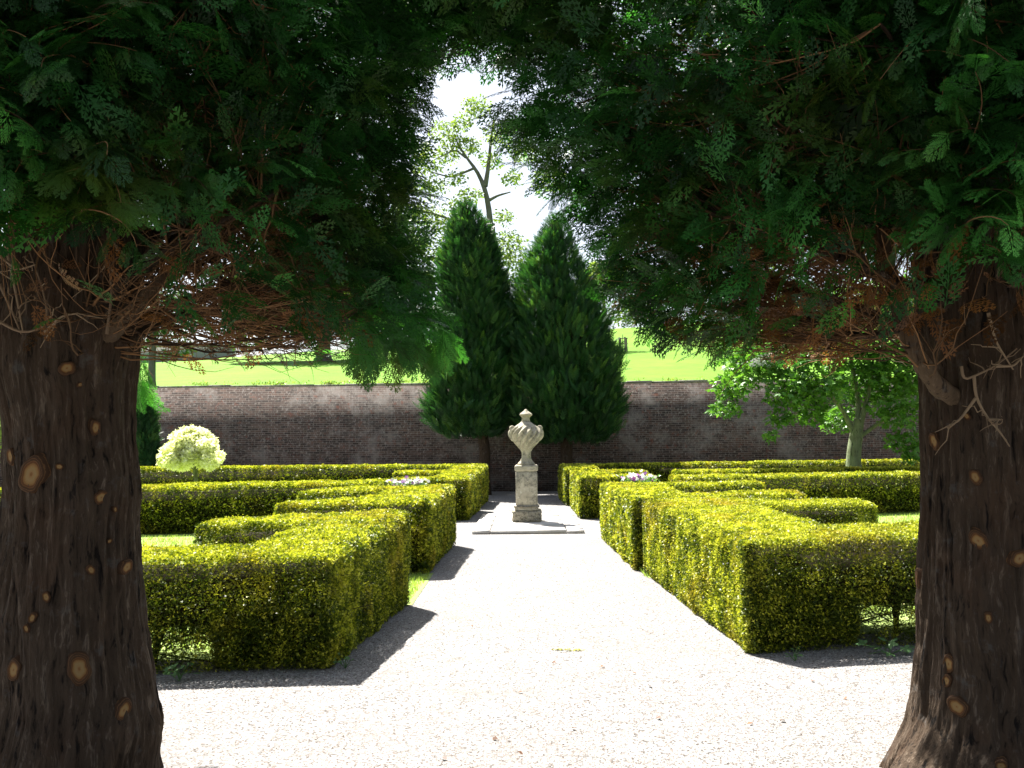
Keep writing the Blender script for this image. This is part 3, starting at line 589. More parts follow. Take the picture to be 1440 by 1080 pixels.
def arch_conifer(label, cx, cy, side, prof, outline, zmax, scars, limbs, seed, dead_n, low_fn, far_k, extra=None):
    root = thing('arch_conifer', label, 'tree', (cx, cy, 0), 'old conifers trained into the arch')
    th_of = lambda px, py: 0
    tr, info = trunk_mesh('trunk', root, cx, cy, outline, [], zmax, seed)
    for sc in scars: scar(root, info, cx, cy, *sc, cy)
    C = Crown(cx, cy, side, prof, 1.9, 1.22, 2.25)
    # limbs
    lp = []
    for L in limbs:
        P = spline(L[0], 26); rr = np.linspace(L[1], L[2], 26); b = MB(); b.tube(P, rr*(1+.10*np.sin(np.arange(26)*1.7+seed)), 12); b.build('limb', M['limb'] if L[3] else M['bark'], root, True); lp.append(P)
    for k in range(13):
        ph = rng.uniform(0, 2*np.pi); z0 = rng.uniform(2.1, 3.3); e = C.pt(np.array([ph]), np.array([min(z0+rng.uniform(.1, .9), 3.9)]), .82)[0]
        s0 = np.array([cx+.22*math.cos(ph), cy+.22*math.sin(ph), z0]); P = curve(s0, e, rng.uniform(-.15, .08), 14, .015); b = MB(); b.tube(P, np.linspace(rng.uniform(.022, .04), .007, 14), 8); b.build('limb', M['bark'], root, True); lp.append(P)
    b = MB(); b.tube([(cx, cy, zmax-.3), (cx, cy, 3.9), (cx+.05, cy, 4.8)], [info[2][-1].mean()*.95, .15, .04], 14); b.build('leader', M['bark'], root, True)
    # twigs
    tb = MB(); allp = np.concatenate(lp)
    N = 820
    inner = 0 if side > 0 else np.pi
    ph = np.where(rng.random(N) < .6, inner+rng.normal(0, .75, N), rng.uniform(0, 2*np.pi, N)); zz = 2.17+1.45*rng.random(N)**1.6; E = C.pt(ph, zz, rng.uniform(.72, .92, N))
    for k in range(N):
        if math.sin(ph[k]) < -.35 and rng.random() < .45: continue
        e = E[k]; dd = np.linalg.norm((allp-e)*[1, 1, 1.6], axis=1); az = np.arctan2(allp[:, 1]-cy, allp[:, 0]-cx)-math.atan2(e[1]-cy, e[0]-cx); ok = np.where((dd > .3) & (dd < 1.4) & (np.cos(az) > .85))[0]
        if len(ok): s0 = allp[rng.choice(ok)]
        else: s0 = np.array([cx, cy, e[2]-.1])+.25*nrm(e-[cx, cy, e[2]])
        P = curve(s0, e, rng.uniform(-.16, .03), 9, .007); r0 = rng.uniform(.003, .0075); v = rng.random()
        tb.tube(P, np.linspace(r0, .0015, 9), 4, v)
        for q in range(3):
            i = rng.integers(2, 7); d = (e-s0)*rng.uniform(.18, .38)+rng.normal(size=3)*[.07, .07, .06]; tb.tube(curve(P[i], P[i]+d, rng.uniform(-.05, .03), 5, .006), np.linspace(r0*.55, .001, 5), 3, v*.8+.2*rng.random())
    # dead brown sprays hanging under the crown
    db = MB(); n = dead_n; ph = inner+rng.normal(0, .8, n); z = 2.15+.45*rng.random(n)**1.5; P = C.pt(ph, z, rng.uniform(.35, .92, n))
    out = np.stack([np.cos(ph), np.sin(ph), 0*ph], -1)
    for k, T in enumerate(FM): m = np.arange(n) % 4 == k; scatter(db, T, P[m], out[m]+rng.normal(size=(m.sum(), 3))*.5+[0, 0, -.15], rdir(m.sum())+[0, 0, .8], rng.uniform(.10, .24, m.sum()), rng.random(m.sum()))
    db.build('dead_sprays', M['dead'], root)
    # living sprays
    fb = MB()
    def put(T, P, ph, smin, smax, up, jit=.45):
        n = len(P); out = np.stack([np.cos(ph), np.sin(ph), 0*ph], -1); q = rng.integers(0, len(T), n)
        D = out*rng.uniform(.5, 1.0, (n, 1))+np.array([0, 0, 1])*(up+rng.normal(0, .42, (n, 1)))+rng.normal(size=(n, 3))*jit
        Nn = np.array([0, 0, 1.])+rng.normal(size=(n, 3))*.55+out*.35; sz = rng.uniform(smin, smax, n); rv = np.clip(.5+.25*vnoise(P*3, 12)+rng.normal(0, .22, n), 0, 1)
        for k in range(len(T)): m = q == k; scatter(fb, T[k], P[m]-nrm(D[m])*sz[m, None]*.45, D[m], Nn[m], sz[m], rv[m])
    def shell(n, zlo, zhi, f, pw=1.0):
        ph = rng.uniform(0, 2*np.pi, n*3); z = zlo+(zhi-zlo)*rng.random(n*3)**pw; k = f(ph, z); sel = np.where(rng.random(n*3) < k)[0][:n]; return ph[sel], z[sel]
    sn = lambda ph: np.sin(ph)                                   # -1 = towards the camera
    cs = lambda ph: np.cos(ph)*side                              # 1 = towards the path
    bottom = lambda ph, z: z > low_fn(ph, cs(ph))
    ph, z = shell(430, 1.85, 3.8, lambda p, z: bottom(p, z)*np.where(sn(p) < .35, 1., 0.)*np.where(cs(p) < -.75, .3, 1))
    O = C.pt(ph, z, rng.uniform(.62, .92, len(ph))); FP, FD, FN, FS, FR, FK = [], [], [], [], [], []; stb = tb
    for p, f, zz_ in zip(O, ph, z):
        d = np.array([math.cos(f), math.sin(f), rng.normal(.16, .28)])+rng.normal(size=3)*[.42, .42, .1]; d = nrm(d); up = nrm(np.array([0, 0, 1.])+rng.normal(size=3)*.45); sd = nrm(np.cross(up, d)); up = np.cross(d, sd)
        ins = .62 if math.cos(f)*side > .5 else 1.0; L = rng.uniform(.28, .52)*ins; p = p if ins == 1 else p*[1, 1, 1]-np.array([math.cos(f), math.sin(f), 0])*.14; tone = np.clip(.42+rng.normal(0, .28), 0, 1); nf = rng.integers(6, 10); dr = rng.uniform(.1, .5)*ins; cv = []
        for q in range(nf+1):
            t = (q+.3)/(nf+.3); pp = p+d*L*t-np.array([0, 0, 1])*dr*L*t*t+sd*.05*math.sin(t*3+zz_*7); cv.append(pp)
            tang = nrm(d-np.array([0, 0, 2*dr*t]))
            sgn = 1 if q % 2 else -1; ang = 0 if q == nf else rng.uniform(.45, .95)*sgn
            FP.append(pp); FD.append(tang*math.cos(ang)+sd*math.sin(ang)-np.array([0, 0, rng.uniform(0, .25)])); FN.append(up+rng.normal(size=3)*.25); FS.append(rng.uniform(.15, .25)*(1.12-.35*t)*ins); FR.append(np.clip(tone+.45*(t-.5)+rng.normal(0, .08), 0, 1)); FK.append(rng.integers(0, 6))  # tone climbs along the bough, painting highlights on its tips
        stb.tube(np.array([p-d*.12]+cv), np.linspace(.0045, .0012, len(cv)+1), 4, rng.random())
    FP, FD, FN, FS, FR, FK = map(np.array, (FP, FD, FN, FS, FR, FK))
    for k in range(6): m = FK == k; scatter(fb, FH[k], FP[m], FD[m], FN[m], FS[m], FR[m])
    tb.build('twigs', M['twig'], root)
    ph, z = shell(int(2600*far_k), 2.2, 3.75, lambda p, z: bottom(p, z)*np.where(sn(p) > .1, far_k, .55)); put(FM, C.pt(ph, z, rng.uniform(.70, 1.02, len(ph))), ph, .16, .32, -.05)
    ph, z = shell(int(2000*far_k), 2.75, 3.9, lambda p, z: np.where(cs(p) < .5, 1., .6)); put(FL, C.pt(ph, z, rng.uniform(.4, .82, len(ph))), ph, .2, .36, 0)
    ph, z = shell(2000, 3.6, 4.3, lambda p, z: 1.0); put(FM, C.pt(ph, z, rng.uniform(.4, 1.0, len(ph))), ph, .2, .36, .1)
    ph, z = shell(1300, 4.15, 5.0, lambda p, z: 1.0); put(FL, C.pt(ph, z, rng.uniform(.3, .85, len(ph))), ph, .3, .5, .1)
    n = 420; P = np.stack([rng.uniform(-.85, .45, n), rng.uniform(3.9, 4.9, n), rng.uniform(3.72, 4.2, n)], -1)     # where the two crowns meet over the path
    put(FM, P, rng.uniform(0, 6.283, n), .2, .34, -.2)
    # finer fringe along the path-side outline
    n = 1000; ph = inner+rng.normal(0, .45, n); z = rng.uniform(2.1, 3.75, n); put(FM, C.pt(ph, z, rng.uniform(.9, 1.02, n)), ph, .14, .26, -.1, .35)
    if extra is not None:                   # sprays hanging low, lit by the sun from behind
        n = len(extra); E_ = np.array([at(*e) for e in extra]); sz = rng.uniform(.16, .26, n); scatter(fb, FH[1], E_, rng.normal(size=(n, 3))*[.35, .3, .15]+[0, 0, -1], rng.normal(size=(n, 3))*.5+[0, -1, 0], sz, .5+.5*rng.random(n))
    fb.build('foliage', M['frond'], root)
    return root, C

LX, LY, RX, RY = -2.245, 4.4, 2.235, 4.4
low_l = lambda ph, c: np.where(np.sin(ph) < .1, 2.40+.22*np.clip(c, 0, 1), 3.0)-np.clip(c-.9, 0, 1)*4
low_r = lambda ph, c: np.where(np.sin(ph) < .1, 2.16+.28*np.clip(c+.25, 0, 1), 2.9)-np.clip(c-.9, 0, 1)*3
tl, CL = arch_conifer('old conifer with broad dark trunk bearing a large pale round branch cut', LX, LY, 1,
    [(470, 500), (560, 485), (618, 440), (580, 395), (566, 325), (588, 262), (566, 190), (602, 118), (584, 80), (618, 48), (690, 30), (700, -150)],
    [(-.06, .375, -.02), (.1, .36, -.01), (.25, .36, .02), (.4, .33, .02), (.55, .325, 0), (.8, .31, -.01), (1.0, .30, -.01), (1.2, .285, -.01), (1.4, .285, 0), (1.7, .28, -.03), (1.95, .31, -.06), (2.2, .33, -.06), (2.6, .30, -.03), (3.2, .24, 0)], 3.2,
    [(46, 667, 17), (94, 518, 8), (112, 541, 3), (133, 601, 7), (84, 656, 4), (141, 699, 8), (18, 642, 8), (127, 801, 5), (176, 797, 8), (66, 839, 5), (47, 868, 5), (39, 883, 4), (111, 940, 14), (22, 941, 10), (221, 922, 6), (172, 998, 10), (152, 760, 3), (160, 716, 3)],
    [([at(120, 490, 4.3), at(165, 462, 4.2), at(200, 425, 4.1), at(232, 388, 4.1), at(300, 340, 4.2), at(380, 290, 4.3)], .050, .012, True),
     ([at(150, 495, 4.3), at(185, 478, 4.3), at(225, 452, 4.4), at(280, 437, 4.5), at(360, 425, 4.7), at(470, 440, 4.9)], .032, .007, False),
     ([at(160, 470, 4.4), at(260, 420, 4.6), at(360, 395, 4.9), at(480, 420, 5.1)], .025, .006, False),
     ([at(120, 440, 4.2), at(240, 350, 4.0), at(390, 270, 3.9)], .03, .008, False)], 1, 110, low_l, .7, [(197, 515, 5.3), (190, 528, 5.35), (206, 520, 5.3), (200, 535, 5.3), (188, 545, 5.4), (196, 550, 5.3), (203, 505, 5.3), (192, 500, 5.3), (210, 495, 5.3)]+[(rng.uniform(505, 625), 478-.35*abs(x_-.3)*100+rng.normal(0, 8), rng.uniform(4.3, 4.8)) for x_ in rng.random(70)])
tr_, CR = arch_conifer('old conifer with a thick pale low limb rising from its dark trunk', RX, RY, -1,
    [(1040, 490), (985, 482), (925, 462), (858, 418), (836, 350), (812, 285), (745, 235), (705, 185), (700, 145), (730, 100), (722, 60), (680, 25), (630, 20), (630, -150)],
    [(-.06, .47, -.03), (.1, .42, -.02), (.25, .36, -.01), (.4, .335, 0), (.6, .32, .0), (.8, .31, 0), (1.1, .29, .0), (1.4, .275, .01), (1.8, .27, .02), (2.2, .28, .03), (2.6, .26, .02), (3.2, .22, 0)], 3.2,
    [(1293, 813, 10), (1376, 759, 10), (1390, 868, 5), (1336, 933, 8), (1333, 957, 6), (1347, 993, 10), (1316, 620, 8), (1372, 671, 7), (1289, 590, 5), (1407, 1075, 6), (1432, 785, 9), (1360, 585, 4)],
    [([at(1345, 560, 4.25), at(1318, 545, 4.1), at(1292, 505, 4.05), at(1272, 462, 4.05), at(1258, 415, 4.1), at(1245, 350, 4.1), at(1225, 270, 4.1)], .046, .026, True),
     ([at(1270, 462, 4.05), at(1225, 474, 4.1), at(1170, 466, 4.3), at(1120, 440, 4.4), at(1060, 425, 4.6), at(960, 430, 4.8)], .018, .005, False),
     ([at(1300, 470, 4.4), at(1200, 430, 4.6), at(1080, 390, 4.8), at(960, 400, 5.0)], .026, .006, False),
     ([at(1330, 430, 4.2), at(1180, 360, 3.9), at(1000, 300, 3.9)], .03, .008, False)], 2, 300, low_r, 1.15)
# bare dry twigs on the trunks
def drytwigs(parent, strands):
    b = MB()
    for pts, Y in strands:
        P = spline([at(x, y, Y+k*.0) for k, (x, y) in enumerate(pts)], 14); b.tube(P, np.linspace(.008, .003, 14), 5, rng.random())
        for _ in range(4):
            i = rng.integers(3, 13); b.tube(curve(P[i], P[i]+rng.normal(size=3)*[.07, .04, .07], 0, 5, .006), np.linspace(.004, .0015, 5), 4, rng.random())
    b.build('dry_twigs', M['drytwig'], parent)
drytwigs(tl, [([(0, 452), (30, 470), (70, 460), (62, 410), (40, 350)], 4.0), ([(0, 400), (18, 440), (30, 470)], 4.0), ([(5, 330), (20, 400), (32, 465)], 3.98), ([(60, 470), (85, 445), (110, 440)], 4.0), ([(150, 470), (158, 410), (150, 350)], 4.0), ([(0, 360), (25, 380), (50, 372)], 3.9)])
drytwigs(tr_, [([(1352, 515), (1355, 535), (1372, 528), (1400, 515), (1430, 490)], 4.05), ([(1370, 530), (1372, 560), (1390, 590), (1405, 605), (1420, 628)], 4.08), ([(1372, 560), (1350, 590), (1332, 602)], 4.08), ([(1390, 590), (1410, 590)], 4.05), ([(1400, 515), (1425, 515), (1440, 500)], 4.0), ([(1390, 440), (1400, 480), (1425, 520)], 4.0)])

# ------------------------------------------------------------------ upright conifers by the wall
def upright(label, group, px, Y, prof, ztrunk, trunk_r, nfr, size, mat, seed, name='garden_conifer', cat='conifer tree'):
    """prof = rows (photo y, left x, right x)"""
    base = at(px, 600, Y); root = thing(name, label, cat, (base[0], Y, 0), group)
    q = np.array([(at(l, y, Y)[2], at(l, y, Y)[0], at(r, y, Y)[0]) for y, l, r in prof]); q = q[np.argsort(q[:, 0])]
    n = nfr; z = rng.uniform(q[0, 0], q[-1, 0], n*2); lo = np.interp(z, q[:, 0], q[:, 1]); hi = np.interp(z, q[:, 0], q[:, 2]); wd = (hi-lo)/2; cxs = (hi+lo)/2
    k = np.where(rng.random(n*2) < (wd/wd.max())*.9+.08)[0][:n]; z, wd, cxs = z[k], wd[k], cxs[k]; n = len(z); ph = rng.uniform(0, 2*np.pi, n)
    P0 = np.stack([np.cos(ph), np.sin(ph), z*.9], -1); lump = 1+.10*vnoise(P0*[1.6, 1.6, 1.1], seed)+.15*vnoise(P0*[4, 4, 3.4], seed+1)
    kk = (1-.30*rng.random(n)**1.6)*lump+np.where(rng.random(n) > .94, .13*rng.random(n), 0); sz = size*rng.uniform(.5, 1.3, n)*np.clip(wd/wd.max()+.35, .4, 1)
    P = np.stack([cxs+np.maximum(wd*kk-sz*.14, 0)*np.cos(ph), Y+np.maximum(wd*kk-sz*.14, 0)*np.sin(ph), z-sz*.35], -1)
    out = np.stack([np.cos(ph), np.sin(ph), 0*ph], -1); D = out*rng.uniform(.25, .8, (n, 1))+[0, 0, .85]+rng.normal(size=(n, 3))*.28
    fb = MB(); t = rng.integers(0, 2, n); rv = np.clip(.45+.25*vnoise(P*2.2, seed+5)+.4*vnoise(P*5, seed+6)+rng.normal(0, .2, n), 0, 1)
    for j in range(2): m = t == j; scatter(fb, FU[j], P[m], D[m], out[m]+rdir(m.sum())*.8, sz[m], rv[m])
    fb.build('crown', mat, root)
    cb = MB(); zz = np.linspace(q[0, 0]+.25, q[-1, 0]-.25, 22); wl = np.interp(zz, q[:, 0], (q[:, 2]-q[:, 1])/2)*.48; cl = np.interp(zz, q[:, 0], (q[:, 2]+q[:, 1])/2)
    cb.tube(np.stack([cl, 0*cl+Y, zz], -1), wl, 14, .1); cb.build('inner_growth', M['hedgewood'], root, True)
    tb = MB(); b2 = at(px, 640, Y)[0]; tb.tube([(b2, Y, -.02), (b2, Y, .5), (b2+.02, Y, ztrunk*.7), ((q[0, 1]+q[0, 2])/2*.3+b2*.7, Y, ztrunk+.5)], [trunk_r*1.25, trunk_r, trunk_r*.95, trunk_r*.8], 14); tb.build('trunk', M['bark'], root, True)
    return root
upright('taller cone-shaped conifer by the wall with sunlit edge and reddish trunk', 'pair of conifers behind the urn', 681, 28.6,
    [(284, 644, 662), (300, 637, 674), (330, 627, 690), (370, 620, 704), (410, 620, 715), (450, 618, 722), (500, 612, 722), (540, 606, 720), (575, 599, 718), (595, 604, 714), (612, 628, 700)], 2.0, .19, 12500, .37, M['conifer'], 11)
upright('broad-based conifer by the wall whose grey trunk stands right of the urn', 'pair of conifers behind the urn', 796, 28.6,
    [(300, 774, 792), (320, 763, 800), (350, 747, 812), (380, 733, 822), (420, 722, 842), (460, 720, 853), (500, 716, 866), (540, 713, 874), (575, 714, 878), (600, 724, 868), (620, 755, 850)], 2.0, .21, 13500, .37, M['conifer'], 23)
upright('narrow columnar green conifer against the wall left of the pale little tree', None, 204, 29.2,
    [(538, 198, 204), (560, 192, 211), (590, 190, 218), (620, 189, 222), (650, 189, 224), (675, 192, 222)],   .6, .06, 2400, .26, M['conifer'], 37)

# ------------------------------------------------------------------ broadleaf trees
leaf3 = (np.array([[0, 0, 0], [.45, .22, .03], [1, 0, -.08], [.45, -.22, .03], [.1, .02, 0], [.15, .40, 0], [.55, .62, -.06], [.5, .2, .03], [.1, -.02, 0], [.5, -.2, .03], [.55, -.62, -.06], [.15, -.40, 0]]), np.array([[0, 1, 2, 3], [4, 5, 6, 7], [8, 9, 10, 11]]))
leaf1 = (np.array([[0, 0, 0], [.45, .33, .04], [1, 0, -.06], [.45, -.33, .04]]), np.array([[0, 1, 2, 3]]))
def leaves(mb, centers, radii, per, size, T, seed, flat=.7):
    for c, r in zip(centers, radii):
        r = np.broadcast_to(np.asarray(r, float), (3,)); n = int(per*(r.prod()**(1/3)/np.mean([np.mean(q) for q in radii]))**2); d = rdir(n); k = rng.random((n, 1))**.45
        P = c+d*k*r*(1+.25*vnoise(d*2+np.array(c)[None], seed))[:, None]
        D = d*[1, 1, .3]+rng.normal(size=(n, 3))*.6+[0, 0, -.25]; N = np.array([0, 0, 1.])+rng.normal(size=(n, 3))*flat
        scatter(mb, T, P, D, N, size*rng.uniform(.6, 1.25, n), np.clip(.5+.25*vnoise(P*1.1, seed+3)+rng.normal(0, .25, n), 0, 1))
def broadleaf(name, label, base, trunk, limbs, centers, radii, per, size, leafm, bark, T=leaf1, seed=1, group=None, cat='tree', flat=.7):
    root = thing(name, label, cat, base, group)
    b = MB(); P = spline(trunk[0], 18); b.tube(P, np.interp(np.linspace(0, 1, 18), np.linspace(0, 1, len(trunk[1])), trunk[1]), 12); b.build('trunk', bark, root, True)
    for L in limbs: b = MB(); P = spline(L[0], 14); b.tube(P, np.linspace(L[1], L[2], 14), 7); b.build('limb', bark, root, True)
    b = MB(); leaves(b, centers, radii, per, size, T, seed, flat)
    # twigs carrying the clumps
    b.build('crown', leafm, root); return root
# green maple at the right
Y = 23.9; mc = []; mr = []
for (x, y, dy, r) in [(1030, 545, -1, .55), (1020, 575, -.8, .4), (1060, 520, -.6, .75), (1045, 500, .2, .7), (1100, 500, -.7, .9), (1110, 550, -1.2, .7), (1095, 590, -1.2, .35), (1083, 612, -1.2, .22), (1150, 540, -.9, .9), (1160, 480, 0, 1.1), (1140, 580, -.6, .5), (1215, 540, .6, 1.0), (1225, 480, 0, 1.2), (1260, 520, -.4, 1.0), (1265, 575, -.5, .8), (1270, 620, -.6, .5), (1280, 640, -.5, .3), (1290, 470, 0, 1.1), (1200, 430, .4, 1.2), (1120, 450, .5, 1.1), (1260, 420, .2, 1.1), (1180, 590, 1.2, .6), (1310, 540, 0, .9), (1330, 480, 0, 1.0)]:
    mc.append(at(x, y, Y+dy)); mr.append((r, r, r*.7))
mb0 = at(1200, 650, Y)
def T_(x, y, d=0): return at(x, y, Y+d)
broadleaf('maple_tree', 'green maple with pale forked trunk and sunlit drooping leaves before the wall', (mb0[0], Y, 0),
    ([(mb0[0], Y, -.02), (mb0[0], Y, .5), T_(1200, 640), T_(1204, 612), T_(1208, 590)], [.26, .22, .19, .17, .13]),
    [([T_(1204, 612), T_(1215, 580), T_(1225, 540), T_(1230, 480, .2)], .10, .02), ([T_(1203, 615), T_(1190, 585), T_(1175, 560, -.2), T_(1130, 530, -.5), T_(1060, 520, -.6)], .085, .012),
     ([T_(1206, 605), T_(1208, 560, .3), T_(1195, 500, .3), T_(1190, 440, .3)], .09, .02), ([T_(1212, 612), T_(1240, 592, -.2), T_(1270, 575, -.4), T_(1300, 560, -.3)], .06, .012), ([T_(1175, 565, -.3), T_(1140, 570, -.7), T_(1100, 590, -1.1), T_(1080, 612, -1.2)], .03, .006)],
    mc, mr, 560, .15, M['maple'], M['greenbark'], leaf3, 5, flat=.6)
# pale variegated little tree
Y = 20.3; gc = []; gr = []
for k in range(64):
    a = rng.uniform(0, 6.283); t = rng.random()**.6; yy = rng.random()**.8; x = 269+54*t**.7*math.cos(a)*yy**.5; y = 609+43*yy-5*(1-t); gc.append(at(x, y, Y+.8*t*yy**.5*math.sin(a))); gr.append(.17)
gb = at(276, 672, Y)
broadleaf('variegated_tree', 'small round-headed tree with creamy white variegated leaves among hedges', (gb[0], Y, 0), ([(gb[0], Y, -.02), (gb[0], Y, .5), at(275, 660, Y), at(270, 630, Y)], [.06, .05, .045, .02]),
    [([at(275, 662, Y), at(255, 645, Y+.2), at(235, 635, Y+.2)], .025, .006), ([at(275, 662, Y), at(290, 640, Y-.2), at(310, 630, Y-.2)], .025, .006), ([at(274, 655, Y), at(268, 625, Y+.3), at(268, 612, Y)], .02, .006)],
    gc, gr, 230, .09, M['golden'], M['greenbark'], leaf3, 8)
# park trees on the rise
def park_tree(name, label, px, Y, tr_r, z_top, clumps, per, size, leafm, limbs=(), seed=3, group=None, T=leaf1):
    x = at(px, 500, Y)[0]; z = hz(x, Y); b = (x, Y, z)
    cl = [at(a, b_, Y+d) for (a, b_, d, r) in clumps]; rr = [(r, r, r*.72) for (_, _, _, r) in clumps]
    top = cl[0]
    return broadleaf(name, label, b, ([(x, Y, z-.1), (x, Y, z+.25), (x, Y, z+1.2), (x+.05, Y, z+2.6), (x+.1, Y, z_top)], [tr_r*1.7, tr_r*1.15, tr_r, tr_r*.95, tr_r*.35]), limbs, cl, rr, per, size, leafm, M['parkbark'], T, seed, group)
Yp = 61
park_tree('park_tree', 'spreading park tree with dark blue-green crown on the grassy slope, slimmer trunk', 455, Yp, .46, 17,
    [(430, 420, 0, 3.2), (370, 430, 1, 2.6), (395, 380, 0, 3), (460, 370, 1, 3.4), (345, 455, -2, 1.4), (400, 455, -2, 1.6), (460, 445, -1, 1.8), (350, 400, 0, 2.4), (420, 320, 0, 3.4), (372, 480, -2, .6)], 1500, .34, M['park'],
    [([at(455, 465, Yp), at(420, 470, Yp-1), at(395, 482, Yp-2), at(380, 490, Yp-2)], .16, .03), ([at(455, 450, Yp), at(430, 420, Yp), at(400, 390, Yp)], .2, .04), ([at(455, 450, Yp), at(475, 410, Yp), at(480, 370, Yp)], .2, .04)], 41, 'trees in the park beyond the wall')
park_tree('park_tree', 'spreading park tree with dark crown and thick trunk beside the conifer pair', 513, Yp-2, .62, 17,
    [(520, 420, 0, 3.2), (570, 430, 1, 2.4), (560, 385, 0, 2.8), (505, 370, 1, 3.2), (540, 450, -1, 1.8), (590, 455, 0, 1.6), (500, 455, -1, 1.5), (545, 330, 0, 3), (590, 400, 0, 2)], 1500, .34, M['park'],
    [([at(513, 465, Yp-2), at(545, 440, Yp-2), at(570, 420, Yp-2)], .22, .04), ([at(513, 455, Yp-2), at(505, 410, Yp-2), at(505, 370, Yp-2)], .22, .04)], 47, 'trees in the park beyond the wall')
Yt = 61
park_tree('tall_park_tree', 'tall sparse light green tree rising into the sky behind the conifer pair', 692, Yt, .5, 17,
    [(625, 185, 0, 1.1), (650, 172, 0, .8), (600, 232, 0, 1.2), (630, 215, .5, 1.0), (660, 205, 0, .9), (585, 260, 0, 1.0), (612, 262, 0, .9), (640, 250, -.5, .8), (600, 300, 0, 1.3), (580, 335, 0, 1.3), (625, 320, 0, 1.2), (610, 355, 0, 1.4), (715, 340, 0, 1.2), (728, 365, 0, 1.0), (700, 365, 0, 1.2), (660, 275, 0, .9), (710, 305, 0, .8), (640, 290, 0, .8), (690, 225, .5, .9), (700, 190, 0, 1.2), (670, 150, 0, 1.1), (720, 250, 0, .8), (735, 215, 0, 1.1), (590, 390, 0, 1.4), (770, 250, 0, 1.3), (640, 370, 0, 1.3), (735, 390, 0, 1.2), (590, 210, 0, .9), (645, 195, 0, .7), (570, 300, 0, 1.2)], 420, .23, M['lime'],
    [([at(692, 400, Yt), at(691, 330, Yt), at(687, 285, Yt), at(680, 258, Yt), at(668, 235, Yt), at(655, 222, Yt), at(640, 195, Yt)], .27, .05), ([at(687, 282, Yt), at(700, 275, Yt), at(718, 270, Yt)], .13, .04), ([at(682, 262, Yt), at(686, 240, Yt), at(690, 200, Yt), at(695, 160, Yt)], .2, .04), ([at(690, 340, Yt), at(650, 315, Yt), at(610, 300, Yt), at(580, 295, Yt)], .15, .04), ([at(668, 236, Yt), at(635, 250, Yt), at(600, 240, Yt)], .10, .03), ([at(690, 380, Yt), at(650, 370, Yt), at(600, 360, Yt)], .15, .04), ([at(655, 222, Yt), at(640, 210, Yt), at(610, 225, Yt)], .08, .03)], 53, 'trees in the park beyond the wall')
park_tree('park_tree', 'slim young tree just over the wall above the columnar conifer', 214, 34.0, .13, 8,
    [(215, 455, 0, .9), (190, 475, 0, .7), (240, 465, 0, .8), (255, 490, 0, .5), (225, 425, 0, 1.0), (180, 440, 0, .9), (262, 440, 0, .7), (238, 500, 0, .35)], 420, .17, M['park'], [], 61, 'trees in the park beyond the wall')
for k, (px, Yk, lab, hgt, wd) in enumerate([(850, 112, 'distant round park tree seen just right of the conifer pair', 9, 6), (930, 118, 'distant park tree under the overhanging crown above the slope', 10, 6), (1080, 100, 'distant park tree above the maple crown', 12, 7), (1240, 95, 'distant park tree behind the right trunk', 13, 8), (60, 80, 'distant park tree behind the left trunk', 10, 6)]):
    x = at(px, 470, Yk)[0]; z = hz(x, Yk); c = [np.array([x+rng.normal()*wd*.4, Yk+rng.normal()*2, z+hgt*rng.uniform(.35, .95)]) for _ in range(12)]
    broadleaf('park_tree', lab, (x, Yk, z), ([(x, Yk, z-.1), (x, Yk, z+1.5), (x, Yk, z+hgt*.6)], [.5, .4, .15]), [], c, [(wd*.33,)*3]*12, 420, .45, M['park' if k % 2 else 'lime'], M['parkbark'], leaf1, 70+k, 'trees in the park beyond the wall')
# woodland on the skyline, far wall, tree guard
mb = MB()
for k in range(90):
    x = -95+2.1*k+rng.normal(); Yk = 170+rng.uniform(-8, 25); z = 13.2+.06*(x+30)+rng.uniform(-1, 1)*1.2; leaves(mb, [np.array([x, Yk, z+1])], [(3.2, 3, 3.4)], 170, .9, leaf1, k)
mb.build('far_woodland', M['park'])['kind'] = 'stuff'
bpy.data.objects['far_woodland']['label'] = 'distant hazy belt of woodland along the skyline'
Yw = 92; xa, xb = at(228, 495, Yw)[0], at(328, 495, Yw)[0]
fw = thing('far_stone_wall', 'distant low grey stone building wall at the foot of the left skyline', 'wall', (xa, Yw, hz(xa, Yw)))
mb = MB(); mb.box(xa-14, xb, Yw, Yw+.8, hz(xa, Yw)-1.5, at(280, 488, Yw)[2]); mb.build('masonry', M['farstone'], fw)
mb = MB(); mb.box(xa-14.2, xb+.2, Yw-.15, Yw+.95, at(280, 488, Yw)[2], at(280, 488, Yw)[2]+.22); mb.build('coping', M['coping'], fw)
def hill_hit(px, py):
    d = ray(px, py)
    for Y in np.linspace(32, 103, 1500):
        p = EYE+d*Y/d[1]
        if p[2] <= hz(p[0], Y): return p
    return EYE+d*103/d[1]
p = hill_hit(876, 494); gd = thing('tree_guard', 'small timber post guard round a sapling on the sunny slope', 'tree guard', p)
sc = p[1]/F
for dx, dy in ((-5.5, -.3), (-1.8, .5), (1.8, -.5), (6, .3)):
    b = MB(); b.tube([p+[dx*sc, dy, -.1], p+[dx*sc, dy, 19*sc]], .055, 6); b.build('post', M['postwood'], gd)
for h in (17.5, 10): b = MB(); b.tube([p+[-5.5*sc, -.36, h*sc], p+[6*sc, -.36, h*sc]], .035, 5); b.build('rail', M['postwood'], gd)
b = MB(); b.tube([p, p+[0, 0, 24*sc]], [.04, .02], 5); b.build('sapling_stem', M['greenbark'], gd)
